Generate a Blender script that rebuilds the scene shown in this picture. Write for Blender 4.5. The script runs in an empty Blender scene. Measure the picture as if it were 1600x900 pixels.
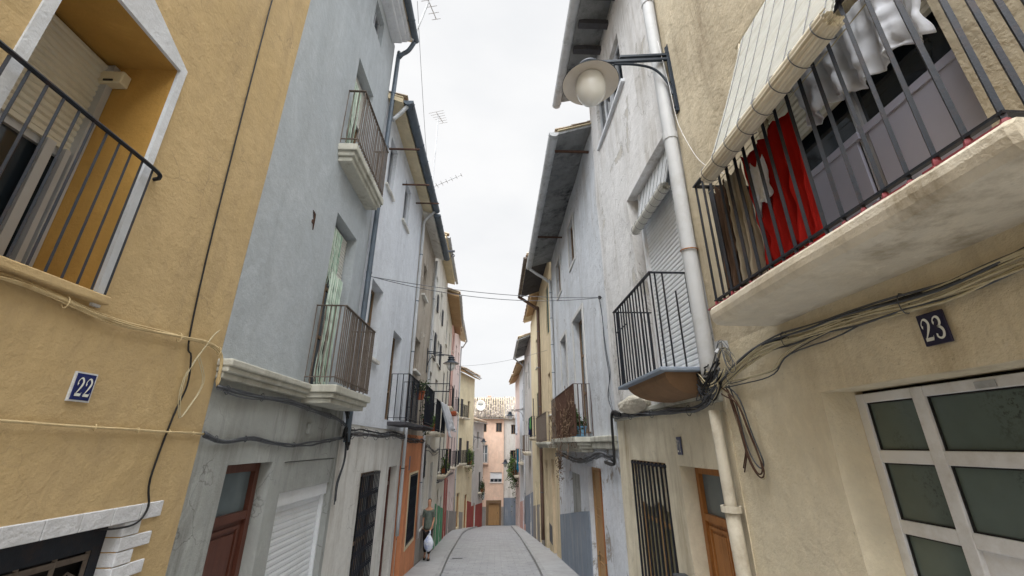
import bpy, bmesh, math, random
from mathutils import Vector, Matrix, noise
random.seed(7)
SC = bpy.context.scene
COL = SC.collection
pi = math.pi

# ------------------------------------------------------------------ basics
def lin(c):
    return tuple(((v/255)/12.92 if v/255 <= .04045 else ((v/255+.055)/1.055)**2.4) for v in c) + (1,)

GP = [(-60, 0), (0, 0), (5, -.05), (8, -.22), (11, -.5), (15, -.95), (20, -1.57), (42, -4.3), (60, -6.4), (400, -8)]
def g(y):
    for (a, b), (c, d) in zip(GP, GP[1:]):
        if y <= c:
            return b+(d-b)*(y-a)/(c-a)
    return GP[-1][1]

def interp(T, y):
    if y <= T[0][0]: return T[0][1]
    for (a, b), (c, d) in zip(T, T[1:]):
        if y <= c: return b+(d-b)*(y-a)/(c-a)
    return T[-1][1]

def tag(o, label=None, cat=None, group=None, kind=None):
    if label: o['label'] = label
    if cat: o['category'] = cat
    if group: o['group'] = group
    if kind: o['kind'] = kind
    return o

def thing(name, label, cat, loc=(0, 0, 0), group=None):
    o = bpy.data.objects.new(name, None)
    o.empty_display_size = .2
    COL.objects.link(o)
    o.location = loc
    return tag(o, label, cat, group)

def wloc(o):
    v = Vector((0, 0, 0))
    while o is not None:
        v += o.location
        o = o.parent
    return v

class MB:
    """collects faces given in world coordinates"""
    def __init__(s):
        s.v = []; s.f = []; s.m = []
    def face(s, pts, m=0):
        i = len(s.v); s.v += [Vector(p) for p in pts]
        s.f.append(tuple(range(i, i+len(pts)))); s.m.append(m)
    def mesh(s, vs, fs, m=0):
        i = len(s.v); s.v += [Vector(p) for p in vs]
        for f in fs:
            s.f.append(tuple(a+i for a in f)); s.m.append(m)
    def hexa(s, p, m=0):   # 8 points: bottom 4 then top 4
        s.mesh(p, [(0, 3, 2, 1), (4, 5, 6, 7), (0, 1, 5, 4), (1, 2, 6, 5), (2, 3, 7, 6), (3, 0, 4, 7)], m)
    def box(s, x0, x1, y0, y1, z0, z1, m=0):
        s.hexa([(x0, y0, z0), (x1, y0, z0), (x1, y1, z0), (x0, y1, z0), (x0, y0, z1), (x1, y0, z1), (x1, y1, z1), (x0, y1, z1)], m)
    def tube(s, pts, r, n=6, m=0, cap=True):
        pts = [Vector(p) for p in pts]
        rs = r if isinstance(r, (list, tuple)) else [r]*len(pts)
        vs = []; fs = []
        up = Vector((0, 0, 1))
        for i, p in enumerate(pts):
            t = (pts[min(i+1, len(pts)-1)]-pts[max(i-1, 0)])
            if t.length < 1e-7: t = Vector((0, 0, 1))
            t.normalize()
            if i == 0:
                a = up.cross(t)
                if a.length < .1: a = Vector((1, 0, 0)).cross(t)
            else:
                a = a - t*a.dot(t)
                if a.length < 1e-4: a = Vector((1, 0, 0)).cross(t)
            a.normalize(); b = t.cross(a)
            for k in range(n):
                an = 2*pi*k/n
                vs.append(p+(a*math.cos(an)+b*math.sin(an))*rs[i])
        for i in range(len(pts)-1):
            for k in range(n):
                k2 = (k+1) % n
                fs.append((i*n+k, i*n+k2, (i+1)*n+k2, (i+1)*n+k))
        if cap:
            fs.append(tuple(reversed(range(n)))); fs.append(tuple(range((len(pts)-1)*n, len(pts)*n)))
        s.mesh(vs, fs, m)
    def bar(s, a, b, w, m=0):   # square bar
        s.tube([a, b], w*.7071, 4, m)
    def lathe(s, prof, c=(0, 0, 0), n=20, m=0, axis=None):
        vs = []; fs = []
        for (r, z) in prof:
            for k in range(n):
                an = 2*pi*k/n
                vs.append(Vector((c[0]+r*math.cos(an), c[1]+r*math.sin(an), c[2]+z)))
        for i in range(len(prof)-1):
            for k in range(n):
                k2 = (k+1) % n
                fs.append((i*n+k, i*n+k2, (i+1)*n+k2, (i+1)*n+k))
        s.mesh(vs, fs, m)
    def build(s, name, mats, parent=None, smooth=False, label=None, merge=True, bevel=0):
        me = bpy.data.meshes.new(name)
        off = wloc(parent) if parent else Vector((0, 0, 0))
        me.from_pydata([v-off for v in s.v], [], s.f)
        if not isinstance(mats, (list, tuple)): mats = [mats]
        for mt in mats: me.materials.append(mt)
        for p, mi in zip(me.polygons, s.m):
            p.material_index = mi
        bm = bmesh.new(); bm.from_mesh(me)
        if merge: bmesh.ops.remove_doubles(bm, verts=bm.verts, dist=.0002)
        bmesh.ops.recalc_face_normals(bm, faces=bm.faces)
        bm.to_mesh(me); bm.free()
        if smooth:
            for p in me.polygons: p.use_smooth = True
        o = bpy.data.objects.new(name, me)
        COL.objects.link(o)
        if parent: o.parent = parent
        if bevel:
            md = o.modifiers.new('bevel', 'BEVEL'); md.width = bevel; md.segments = 2; md.limit_method = 'ANGLE'
        if label: o['label'] = label
        return o

def cr(pts, n=8):
    """Catmull-Rom through points"""
    P = [Vector(p) for p in pts]
    if len(P) < 3: return P
    P = [P[0]*2-P[1]]+P+[P[-1]*2-P[-2]]
    out = []
    for i in range(1, len(P)-2):
        for k in range(n):
            t = k/n
            a, b, c, d = P[i-1], P[i], P[i+1], P[i+2]
            out.append(.5*((2*b)+(c-a)*t+(2*a-5*b+4*c-d)*t*t+(3*b-a-3*c+d)*t*t*t))
    out.append(P[-2])
    return out

# ------------------------------------------------------------------ materials
MATS = {}
def newmat(name):
    m = bpy.data.materials.new(name); m.use_nodes = True
    nt = m.node_tree
    b = nt.nodes['Principled BSDF']
    return m, nt, b

def N(nt, t, **kw):
    n = nt.nodes.new(t)
    for k, v in kw.items():
        if k in n.inputs.keys(): n.inputs[k].default_value = v
        else: setattr(n, k, v)
    return n

def mixc(nt, fac, a, b, mode='MIX'):
    n = nt.nodes.new('ShaderNodeMix'); n.data_type = 'RGBA'; n.blend_type = mode
    for idx, v in ((0, fac), (6, a), (7, b)):
        if isinstance(v, bpy.types.NodeSocket): nt.links.new(v, n.inputs[idx])
        else: n.inputs[idx].default_value = v
    return n.outputs[2]

def ramp(nt, src, stops):
    r = nt.nodes.new('ShaderNodeValToRGB')
    e = r.color_ramp.elements
    e[0].position = stops[0][0]; e[1].position = stops[-1][0]
    f = lambda v: (v, v, v, 1) if isinstance(v, (int, float)) else v
    e[0].color = f(stops[0][1]); e[1].color = f(stops[-1][1])
    for p, c in stops[1:-1]:
        q = e.new(p); q.color = f(c)
    nt.links.new(src, r.inputs[0])
    return r.outputs[0]

def noise_tex(nt, vec, scale, detail=4, rough=.6, sc=(1, 1, 1), loc=(0, 0, 0), dist=0):
    mp = nt.nodes.new('ShaderNodeMapping'); mp.inputs['Scale'].default_value = sc; mp.inputs['Location'].default_value = loc
    nt.links.new(vec, mp.inputs['Vector'])
    n = nt.nodes.new('ShaderNodeTexNoise'); n.inputs['Scale'].default_value = scale
    n.inputs['Detail'].default_value = detail; n.inputs['Roughness'].default_value = rough
    n.inputs['Distortion'].default_value = dist
    nt.links.new(mp.outputs[0], n.inputs['Vector'])
    return n.outputs['Fac']

def plaster(name, base, alt=None, streak=None, sa=.35, patch=None, pt=.62, bump=.35, seed=0, fine=55, rough=.92, crack=0, speck=0, bs=7, damp=0, blotch=.5):
    """aged render: soft tone drift, rain streaks, fallen patches, grain"""
    m, nt, b = newmat(name)
    tc = nt.nodes.new('ShaderNodeTexCoord').outputs['Object']
    base = lin(base); alt = lin(alt) if alt else tuple(v*.82 for v in base[:3])+(1,)
    n1 = noise_tex(nt, tc, .9, 6, .65, loc=(seed, seed*2, 0))
    c = mixc(nt, ramp(nt, n1, [(.3, 0), (.72, 1)]), base, alt)
    n2 = noise_tex(nt, tc, 5.5, 8, .7, loc=(seed*3, 1, 0))
    c = mixc(nt, ramp(nt, n2, [(.35, 0), (.8, .5)]), c, tuple(v*.72 for v in base[:3])+(1,))
    nb = noise_tex(nt, tc, 2.1, 9, .78, sc=(1, 1, .7), loc=(seed*1.7, 8, 3), dist=.8)
    c = mixc(nt, ramp(nt, nb, [(.47, 0), (.60, blotch)]), c, tuple(v*.74 for v in base[:3])+(1,))
    c = mixc(nt, ramp(nt, nb, [(.36, blotch*.7), (.44, 0)]), c, tuple(min(1, v*1.16) for v in base[:3])+(1,))
    if damp:
        sp_ = nt.nodes.new('ShaderNodeSeparateXYZ'); nt.links.new(tc, sp_.inputs[0])
        nd = noise_tex(nt, tc, 1.9, 6, .7, loc=(seed, 2, 6))
        md_ = nt.nodes.new('ShaderNodeMath'); md_.operation = 'MULTIPLY_ADD'; md_.inputs[1].default_value = 2.2
        nt.links.new(nd, md_.inputs[0]); nt.links.new(sp_.outputs['Z'], md_.inputs[2])
        c = mixc(nt, ramp(nt, md_.outputs[0], [(.35, damp), (.95, damp*.35), (1.0, 0)]), c, tuple(v*.42 for v in base[:3])+(1,))
    if streak:
        n3 = noise_tex(nt, tc, 3.2, 7, .7, sc=(1, 1, .13), loc=(seed, 0, seed))
        n3b = noise_tex(nt, tc, .8, 3, .5, loc=(seed, 5, seed))
        mul = nt.nodes.new('ShaderNodeMath'); mul.operation = 'MULTIPLY'
        nt.links.new(ramp(nt, n3, [(.48, 0), (.72, 1)]), mul.inputs[0])
        nt.links.new(ramp(nt, n3b, [(.35, .15), (.65, sa*1.6)]), mul.inputs[1])
        c = mixc(nt, mul.outputs[0], c, lin(streak))
    hp = None
    if patch:
        n4 = noise_tex(nt, tc, 1.5, 10, .72, loc=(seed*7, 3, 1), dist=.6)
        hp = ramp(nt, n4, [(pt, 0), (pt+.025, 1)])
        c = mixc(nt, hp, c, lin(patch))
        # dirty rim of the fallen coat
        rim = ramp(nt, n4, [(pt-.02, 0), (pt, .5), (pt+.02, 0)])
        c = mixc(nt, rim, c, (.09, .08, .07, 1))
    if crack:
        vo = nt.nodes.new('ShaderNodeTexVoronoi'); vo.feature = 'DISTANCE_TO_EDGE'; vo.inputs['Scale'].default_value = 1.3
        ad = nt.nodes.new('ShaderNodeVectorMath'); ad.operation = 'MULTIPLY_ADD'
        nz = nt.nodes.new('ShaderNodeTexNoise'); nz.inputs['Scale'].default_value = 2.5; nz.inputs['Detail'].default_value = 6
        nt.links.new(tc, nz.inputs['Vector'])
        nt.links.new(nz.outputs['Color'], ad.inputs[0]); ad.inputs[1].default_value = (.9, .9, .9); nt.links.new(tc, ad.inputs[2])
        nt.links.new(ad.outputs[0], vo.inputs['Vector'])
        ms = noise_tex(nt, tc, 1.1, 3, .5, loc=(2, seed, 4))
        mu = nt.nodes.new('ShaderNodeMath'); mu.operation = 'MULTIPLY'
        nt.links.new(ramp(nt, vo.outputs['Distance'], [(0, 1), (.012, 0)]), mu.inputs[0])
        nt.links.new(ramp(nt, ms, [(.45, 0), (.6, crack)]), mu.inputs[1])
        c = mixc(nt, mu.outputs[0], c, (.08, .075, .07, 1))
    if speck:
        n6 = noise_tex(nt, tc, 26, 3, .6, loc=(seed, 7, 1))
        c = mixc(nt, ramp(nt, n6, [(.68, 0), (.76, speck)]), c, (.07, .06, .05, 1))
    nt.links.new(c, b.inputs['Base Color'])
    b.inputs['Roughness'].default_value = rough
    b.inputs['Specular IOR Level'].default_value = .2
    f1 = noise_tex(nt, tc, fine, 3, .7)
    f2 = noise_tex(nt, tc, bs, 5, .6)
    ad = nt.nodes.new('ShaderNodeMath'); ad.operation = 'MULTIPLY_ADD'; ad.inputs[1].default_value = .35
    nt.links.new(f1, ad.inputs[0]); nt.links.new(f2, ad.inputs[2])
    h = ad.outputs[0]
    if hp is not None:
        s2 = nt.nodes.new('ShaderNodeMath'); s2.operation = 'MULTIPLY_ADD'; s2.inputs[1].default_value = -.35
        nt.links.new(hp, s2.inputs[0]); nt.links.new(h, s2.inputs[2]); h = s2.outputs[0]
    bp = nt.nodes.new('ShaderNodeBump'); bp.inputs['Strength'].default_value = bump; bp.inputs['Distance'].default_value = .04
    nt.links.new(h, bp.inputs['Height']); nt.links.new(bp.outputs[0], b.inputs['Normal'])
    return m

def simple(name, base, rough=.6, metal=0, var=.25, scale=8, dirt=None, da=.4, bump=.1, spec=.4, sc=(1, 1, 1)):
    m, nt, b = newmat(name)
    tc = nt.nodes.new('ShaderNodeTexCoord').outputs['Object']
    base = lin(base)
    n = noise_tex(nt, tc, scale, 5, .65, sc=sc)
    c = mixc(nt, ramp(nt, n, [(.3, 0), (.75, 1)]), base, tuple(v*(1-var) for v in base[:3])+(1,))
    if dirt:
        n2 = noise_tex(nt, tc, scale*.45, 8, .75, sc=sc, loc=(3, 1, 2))
        c = mixc(nt, ramp(nt, n2, [(.5, 0), (.66, da)]), c, lin(dirt))
    nt.links.new(c, b.inputs['Base Color'])
    b.inputs['Roughness'].default_value = rough; b.inputs['Metallic'].default_value = metal
    b.inputs['Specular IOR Level'].default_value = spec
    if bump:
        bp = nt.nodes.new('ShaderNodeBump'); bp.inputs['Strength'].default_value = bump; bp.inputs['Distance'].default_value = .02
        f = noise_tex(nt, tc, scale*6, 3, .6, sc=sc)
        nt.links.new(f, bp.inputs['Height']); nt.links.new(bp.outputs[0], b.inputs['Normal'])
    return m

def glass_mat(name, base, rough=.08, spots=0):
    m, nt, b = newmat(name)
    tc = nt.nodes.new('ShaderNodeTexCoord').outputs['Object']
    n = noise_tex(nt, tc, 3, 4, .6)
    base = lin(base)
    c = mixc(nt, n, base, tuple(v*.6 for v in base[:3])+(1,))
    if spots:
        n2 = noise_tex(nt, tc, 45, 4, .8)
        n3 = noise_tex(nt, tc, 2.3, 3, .6, loc=(4, 4, 2))
        mu = nt.nodes.new('ShaderNodeMath'); mu.operation = 'MULTIPLY'
        nt.links.new(ramp(nt, n2, [(.5, 0), (.6, 1)]), mu.inputs[0]); nt.links.new(ramp(nt, n3, [(.5, 0), (.66, spots)]), mu.inputs[1])
        c = mixc(nt, mu.outputs[0], c, (.02, .02, .018, 1))
    nt.links.new(c, b.inputs['Base Color'])
    b.inputs['Roughness'].default_value = rough; b.inputs['Specular IOR Level'].default_value = .6
    return m

M = {}
M['yellow'] = plaster('ochre_render', (202, 178, 136), (188, 164, 120), (150, 132, 104), .35, bump=.3, seed=1, fine=45, bs=9, crack=.3, blotch=.4)
M['yellow_reveal'] = plaster('ochre_reveal', (190, 150, 82), (178, 138, 72), None, bump=.25, seed=2)
M['white_paint'] = plaster('white_surround_paint', (222, 226, 232), (205, 210, 216), (150, 150, 150), .2, bump=.3, seed=3)
M['greyblue'] = plaster('grey_blue_render', (182, 189, 194), (166, 174, 180), (140, 146, 150), .35, bump=.22, seed=4, fine=60, bs=14)
M['grey_low'] = plaster('damp_grey_cement', (176, 180, 178), (150, 153, 150), (104, 104, 98), .9, bump=.3, seed=5, damp=.6, crack=.6)
M['cornice'] = plaster('weathered_moulding', (198, 198, 188), (170, 168, 156), (90, 84, 70), .6, bump=.3, seed=6)
M['white_l'] = plaster('white_render_blueish', (220, 225, 232), (208, 214, 222), (160, 166, 176), .35, bump=.35, seed=8, crack=.3, blotch=.3)
M['beige_worn'] = plaster('stained_beige_render', (190, 182, 170), (162, 152, 140), (100, 90, 78), .6, (204, 200, 192), .6, bump=.5, seed=9)
M['orange'] = plaster('orange_render', (220, 152, 112), (206, 136, 98), (170, 108, 80), .5, bump=.25, seed=10, damp=.5)
M['white_w'] = plaster('warm_white_render', (226, 226, 222), (212, 210, 204), (150, 142, 130), .55, bump=.3, seed=11, crack=.4, blotch=.35, damp=.5)
M['green_d'] = plaster('green_dado_paint', (92, 156, 122), (80, 140, 108), (150, 160, 150), .3, bump=.2, seed=12)
M['grey_d'] = plaster('grey_stone_dado', (160, 156, 152), (136, 132, 128), (100, 96, 92), .4, bump=.5, seed=13)
M['pink'] = plaster('pink_render', (214, 176, 168), (200, 160, 152), (150, 120, 112), .3, bump=.2, seed=14)
M['red_d'] = plaster('red_dado_paint', (162, 84, 78), (140, 70, 66), (110, 70, 66), .4, bump=.2, seed=15)
M['pinkwhite'] = plaster('rosy_white_render', (226, 208, 204), (216, 200, 196), (170, 150, 146), .3, bump=.2, seed=16)
M['cream_y'] = plaster('cream_yellow_render', (226, 216, 186), (212, 200, 168), (166, 146, 104), .35, bump=.25, seed=17)
M['grey_w'] = plaster('pale_grey_render', (206, 206, 204), (190, 190, 188), (140, 138, 132), .4, bump=.25, seed=18)
M['peach'] = plaster('peach_render', (236, 208, 188), (228, 198, 176), (200, 160, 134), .25, bump=.2, seed=19)
M['sand'] = plaster('rough_sand_render', (224, 214, 190), (204, 192, 164), (160, 144, 116), .6, None, bump=.42, seed=20, fine=38, speck=.35, crack=.0, bs=10)
M['sand_up'] = plaster('upper_sand_render', (204, 194, 172), (178, 166, 142), (140, 128, 108), .6, None, bump=.42, seed=21, fine=38, speck=.3, bs=10)
M['worn_white'] = plaster('flaking_whitewash', (222, 222, 222), (208, 208, 208), (138, 130, 116), .55, (190, 187, 180), .6, bump=.45, seed=22, crack=.6)
M['cream_low'] = plaster('cream_low_wall', (222, 214, 192), (208, 200, 180), (150, 134, 108), .7, None, bump=.25, seed=23, damp=.5, crack=.4)
M['bluewhite'] = plaster('bluish_whitewash', (208, 212, 217), (190, 196, 203), (150, 146, 140), .5, (166, 168, 172), .64, bump=.4, seed=24, crack=.6)
M['blue_low'] = plaster('peeling_low_white', (216, 220, 226), (200, 206, 214), (164, 156, 148), .4, (150, 142, 134), .58, bump=.45, seed=25, damp=.6)
M['bluegrey_d'] = plaster('blue_grey_dado', (134, 146, 160), (120, 130, 144), (176, 176, 172), .4, (176, 170, 160), .64, bump=.35, seed=26)
M['beige_r4'] = plaster('buff_render', (222, 206, 176), (208, 192, 160), (150, 134, 106), .6, bump=.25, seed=27, damp=.5)
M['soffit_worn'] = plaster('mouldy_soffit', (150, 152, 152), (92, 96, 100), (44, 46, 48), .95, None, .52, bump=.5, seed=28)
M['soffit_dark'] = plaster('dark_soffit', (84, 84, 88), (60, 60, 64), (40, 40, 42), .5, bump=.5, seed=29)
M['soffit_cream'] = plaster('cream_soffit', (222, 208, 178), (206, 192, 160), (150, 132, 104), .3, bump=.2, seed=30)
M['soffit_ochre'] = plaster('ochre_soffit', (186, 156, 120), (164, 134, 100), (140, 96, 50), .4, bump=.2, seed=31)
M['slab'] = plaster('balcony_slab_render', (224, 218, 204), (204, 194, 172), (130, 116, 90), .8, None, bump=.35, seed=32, speck=.15)
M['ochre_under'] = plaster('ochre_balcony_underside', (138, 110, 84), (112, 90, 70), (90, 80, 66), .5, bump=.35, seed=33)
M['broken'] = plaster('broken_plaster', (212, 206, 192), (190, 184, 168), (120, 110, 96), .5, bump=1.0, seed=34, bs=18)
M['tile_paint'] = plaster('white_block_paint', (222, 224, 228), (206, 208, 212), (160, 160, 158), .3, bump=.4, seed=35, bs=12)
M['iron'] = simple('black_iron', (34, 40, 50), .5, .3, .3, 20, (70, 48, 36), .35)
M['iron_rust'] = simple('rusty_iron', (86, 62, 50), .85, .1, .4, 14, (58, 36, 26), .7, .3)
M['iron_brown'] = simple('brown_iron', (112, 102, 94), .75, .1, .3, 16, (64, 46, 36), .5, .2)
M['red_paint'] = simple('flaked_red_paint', (150, 66, 76), .6, 0, .3, 30, (40, 30, 34), .5)
M['zinc'] = simple('zinc_gutter', (186, 190, 194), .55, .1, .2, 6, (104, 104, 100), .5, .1)
M['zinc_dark'] = simple('dark_gutter', (92, 104, 116), .5, .2, .25, 6, (60, 60, 58), .5, .1)
M['pipe_grey'] = simple('painted_downpipe', (184, 187, 190), .6, 0, .1, 3, (140, 136, 126), .35, .05)
M['pipe_brown'] = simple('brown_downpipe', (98, 78, 68), .6, 0, .2, 6, (60, 46, 40), .4, .1)
M['pipe_cream'] = simple('cream_downpipe', (208, 202, 186), .7, 0, .15, 5, (150, 134, 108), .5, .2)
M['alu'] = simple('aluminium_frame', (186, 190, 196), .4, .3, .1, 4)
M['pvc'] = simple('white_door_frame', (222, 224, 227), .4, 0, .1, 3, (168, 162, 150), .5, .03)
M['shutter_w'] = simple('roller_slats_grey', (206, 206, 200), .6, 0, .08, 3, (168, 162, 150), .4, .05)
M['shutter_b'] = simple('roller_slats_beige', (204, 200, 186), .6, 0, .1, 3, (140, 130, 106), .4, .05)
M['shutter_white'] = simple('roller_slats_white', (224, 228, 232), .55, 0, .05, 3, (180, 180, 176), .3, .04)
M['shutter_dk'] = simple('dark_window_shutter', (44, 46, 54), .6, 0, .2, 5)
M['shutter_green'] = simple('green_shutter', (60, 84, 72), .6, 0, .2, 5)
M['wood'] = simple('varnished_door_wood', (170, 114, 62), .45, 0, .3, 6, (96, 56, 26), .5, .1, sc=(6, 6, .6))
M['wood_red'] = simple('red_brown_door_wood', (98, 58, 46), .45, 0, .3, 6, (74, 34, 26), .4, .1, sc=(6, 6, .6))
M['wood_pale'] = simple('pale_door_wood', (176, 140, 96), .6, 0, .25, 6, (132, 98, 60), .5, .1, sc=(6, 6, .6))
M['wood_frame'] = simple('old_window_wood', (128, 104, 78), .7, 0, .3, 6, (84, 64, 46), .5, .15, sc=(6, 6, .6))
M['glass'] = glass_mat('window_glass', (38, 46, 54), .06)  # dark base colour carries the unlit interior behind the opaque pane
M['glass_pale'] = glass_mat('pale_window_glass', (112, 126, 132), .12)
M['glass_olive'] = glass_mat('olive_window_glass', (128, 122, 92), .3)
M['glass_frost'] = glass_mat('frosted_green_glass', (96, 110, 104), .2, 1.0)
M['panel_grey'] = simple('grey_door_panel', (176, 178, 196), .5, 0, .1, 3)
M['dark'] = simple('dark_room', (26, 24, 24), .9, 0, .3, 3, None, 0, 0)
M['black'] = simple('black_rubber', (26, 26, 28), .55, 0, .3, 30)
M['cable_grey'] = simple('grey_cable', (96, 100, 106), .6, 0, .3, 10, (60, 58, 56), .5)
M['cable_ochre'] = simple('overpainted_cable', (206, 186, 144), .7, 0, .2, 10, (150, 118, 70), .5)
M['cable_cream'] = simple('cream_cable', (190, 180, 150), .7, 0, .2, 10, (120, 110, 90), .5)
M['enamel_blue'] = simple('blue_enamel', (26, 38, 98), .25, 0, .25, 12, (16, 20, 48), .5, .02)
M['enamel_navy'] = simple('navy_enamel', (34, 28, 58), .3, 0, .25, 12, (54, 40, 44), .5, .02)
M['enamel_white'] = simple('white_enamel', (226, 228, 222), .3, 0, .1, 12)
M['enamel_grey'] = simple('chipped_grey_blue_plate', (84, 92, 120), .4, 0, .3, 12, (60, 60, 66), .5)
M['lamp_black'] = simple('lamp_paint', (38, 48, 60), .45, .2, .2, 12)
M['lamp_in'] = simple('lamp_reflector', (214, 206, 196), .55, 0, .12, 5)
M['plastic'] = simple('beige_plastic', (214, 206, 180), .5, 0, .08, 5)
M['white_cloth'] = simple('white_cloth', (226, 230, 238), .9, 0, .1, 6, None, 0, .15, .1)
M['red_cloth'] = simple('red_cloth', (188, 40, 34), .85, 0, .25, 6, None, 0, .15, .1)
M['beige_cloth'] = simple('beige_cloth', (178, 168, 150), .9, 0, .2, 6, None, 0, .15, .1)
M['brown_cloth'] = simple('brown_cloth', (88, 70, 58), .9, 0, .3, 6, None, 0, .15, .1)
M['blue_cloth'] = simple('blue_cloth', (40, 130, 170), .9, 0, .25, 6, None, 0, .15, .1)
M['green_cloth'] = simple('green_cloth', (84, 140, 84), .9, 0, .25, 6, None, 0, .15, .1)
M['navy_cloth'] = simple('navy_cloth', (40, 44, 80), .9, 0, .25, 6, None, 0, .15, .1)
M['reed'] = simple('cane_slats', (230, 232, 228), .75, 0, .25, 25, (180, 174, 156), .5, .1, .2, sc=(1, .15, 1))
M['reed_in'] = simple('cane_roll', (222, 214, 194), .75, 0, .3, 25, (150, 128, 86), .5, .1, .2, sc=(1, .15, 1))
M['bead_green'] = simple('green_bead_curtain', (150, 180, 160), .6, 0, .4, 60, (84, 120, 100), .6, .1)
M['terracotta'] = simple('terracotta_pot', (168, 92, 62), .85, 0, .2, 10)
M['terrace_b'] = simple('blue_tub', (120, 170, 206), .5, 0, .2, 6)
M['skin'] = simple('skin', (196, 146, 118), .6, 0, .08, 10, None, 0, 0)
M['hair'] = simple('dark_hair', (44, 34, 28), .7, 0, .3, 30)
M['shirt'] = simple('grey_green_shirt', (112, 122, 112), .9, 0, .4, 14, (70, 78, 84), .6)
M['trousers'] = simple('dark_trousers', (48, 44, 44), .9, 0, .2, 10)
M['shoe'] = simple('dark_shoe', (30, 28, 28), .6, 0, .2, 10)
M['bagw'] = simple('white_blue_plastic_bag', (222, 228, 240), .45, 0, .05, 9, (96, 130, 200), .7)
M['steel'] = simple('brass_letter_plate', (126, 112, 84), .4, .6, .3, 12)
M['meter'] = simple('dark_grey_box', (70, 74, 80), .5, 0, .2, 8)

for k_ in ('white_cloth', 'red_cloth', 'beige_cloth', 'blue_cloth'):
    m_ = M[k_]; nt_ = m_.node_tree; b_ = nt_.nodes['Principled BSDF']; o_ = nt_.nodes['Material Output']
    tr_ = nt_.nodes.new('ShaderNodeBsdfTranslucent'); mx_ = nt_.nodes.new('ShaderNodeMixShader'); mx_.inputs[0].default_value = .35
    nt_.links.new(b_.inputs['Base Color'].links[0].from_socket, tr_.inputs['Color'])
    nt_.links.new(b_.outputs[0], mx_.inputs[1]); nt_.links.new(tr_.outputs[0], mx_.inputs[2]); nt_.links.new(mx_.outputs[0], o_.inputs['Surface'])

def leaf_mat(name, a, b_):
    m, nt, b = newmat(name)
    gi = nt.nodes.new('ShaderNodeNewGeometry')
    c = mixc(nt, gi.outputs['Random Per Island'], lin(a), lin(b_))
    nt.links.new(c, b.inputs['Base Color']); b.inputs['Roughness'].default_value = .7
    b.inputs['Specular IOR Level'].default_value = .25
    return m
M['leaf'] = leaf_mat('leaves', (58, 84, 44), (104, 128, 66))
M['leaf_dk'] = leaf_mat('dark_leaves', (34, 50, 34), (70, 88, 52))
M['bead_green'] = leaf_mat('green_white_beads', (110, 150, 128), (214, 224, 214))
M['twig'] = leaf_mat('dry_twigs', (84, 64, 50), (120, 100, 80))

def tile_mat(name, cols, moss=.3):
    m, nt, b = newmat(name)
    gi = nt.nodes.new('ShaderNodeNewGeometry').outputs['Random Per Island']
    st = [(i/(len(cols)-1), lin(c)) for i, c in enumerate(cols)]
    c = ramp(nt, gi, st)
    tc = nt.nodes.new('ShaderNodeTexCoord').outputs['Object']
    n = noise_tex(nt, tc, 4, 8, .75)
    c = mixc(nt, ramp(nt, n, [(.45, 0), (.7, moss)]), c, (.05, .048, .04, 1))
    nt.links.new(c, b.inputs['Base Color']); b.inputs['Roughness'].default_value = .9
    bp = nt.nodes.new('ShaderNodeBump'); bp.inputs['Strength'].default_value = .3; bp.inputs['Distance'].default_value = .02
    nt.links.new(noise_tex(nt, tc, 40, 3, .6), bp.inputs['Height']); nt.links.new(bp.outputs[0], b.inputs['Normal'])
    return m
M['tiles'] = tile_mat('clay_tiles', [(188, 170, 150), (164, 140, 120), (140, 118, 100), (200, 186, 166)])
M['tiles_far'] = tile_mat('mottled_clay_tiles', [(138, 128, 118), (96, 84, 76), (160, 150, 140), (74, 66, 60), (124, 110, 100)], .7)
M['tiles_pale'] = tile_mat('pale_clay_tiles', [(160, 154, 148), (124, 116, 110), (174, 168, 162), (104, 96, 90)], .5)

def globe_mat():
    m, nt, b = newmat('lamp_globe')
    b.inputs['Base Color'].default_value = lin((222, 223, 220))
    b.inputs['Roughness'].default_value = .18
    b.inputs['Subsurface Weight'].default_value = .25
    b.inputs['Subsurface Radius'].default_value = (.05, .05, .05)
    return m
M['globe'] = globe_mat()

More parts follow.
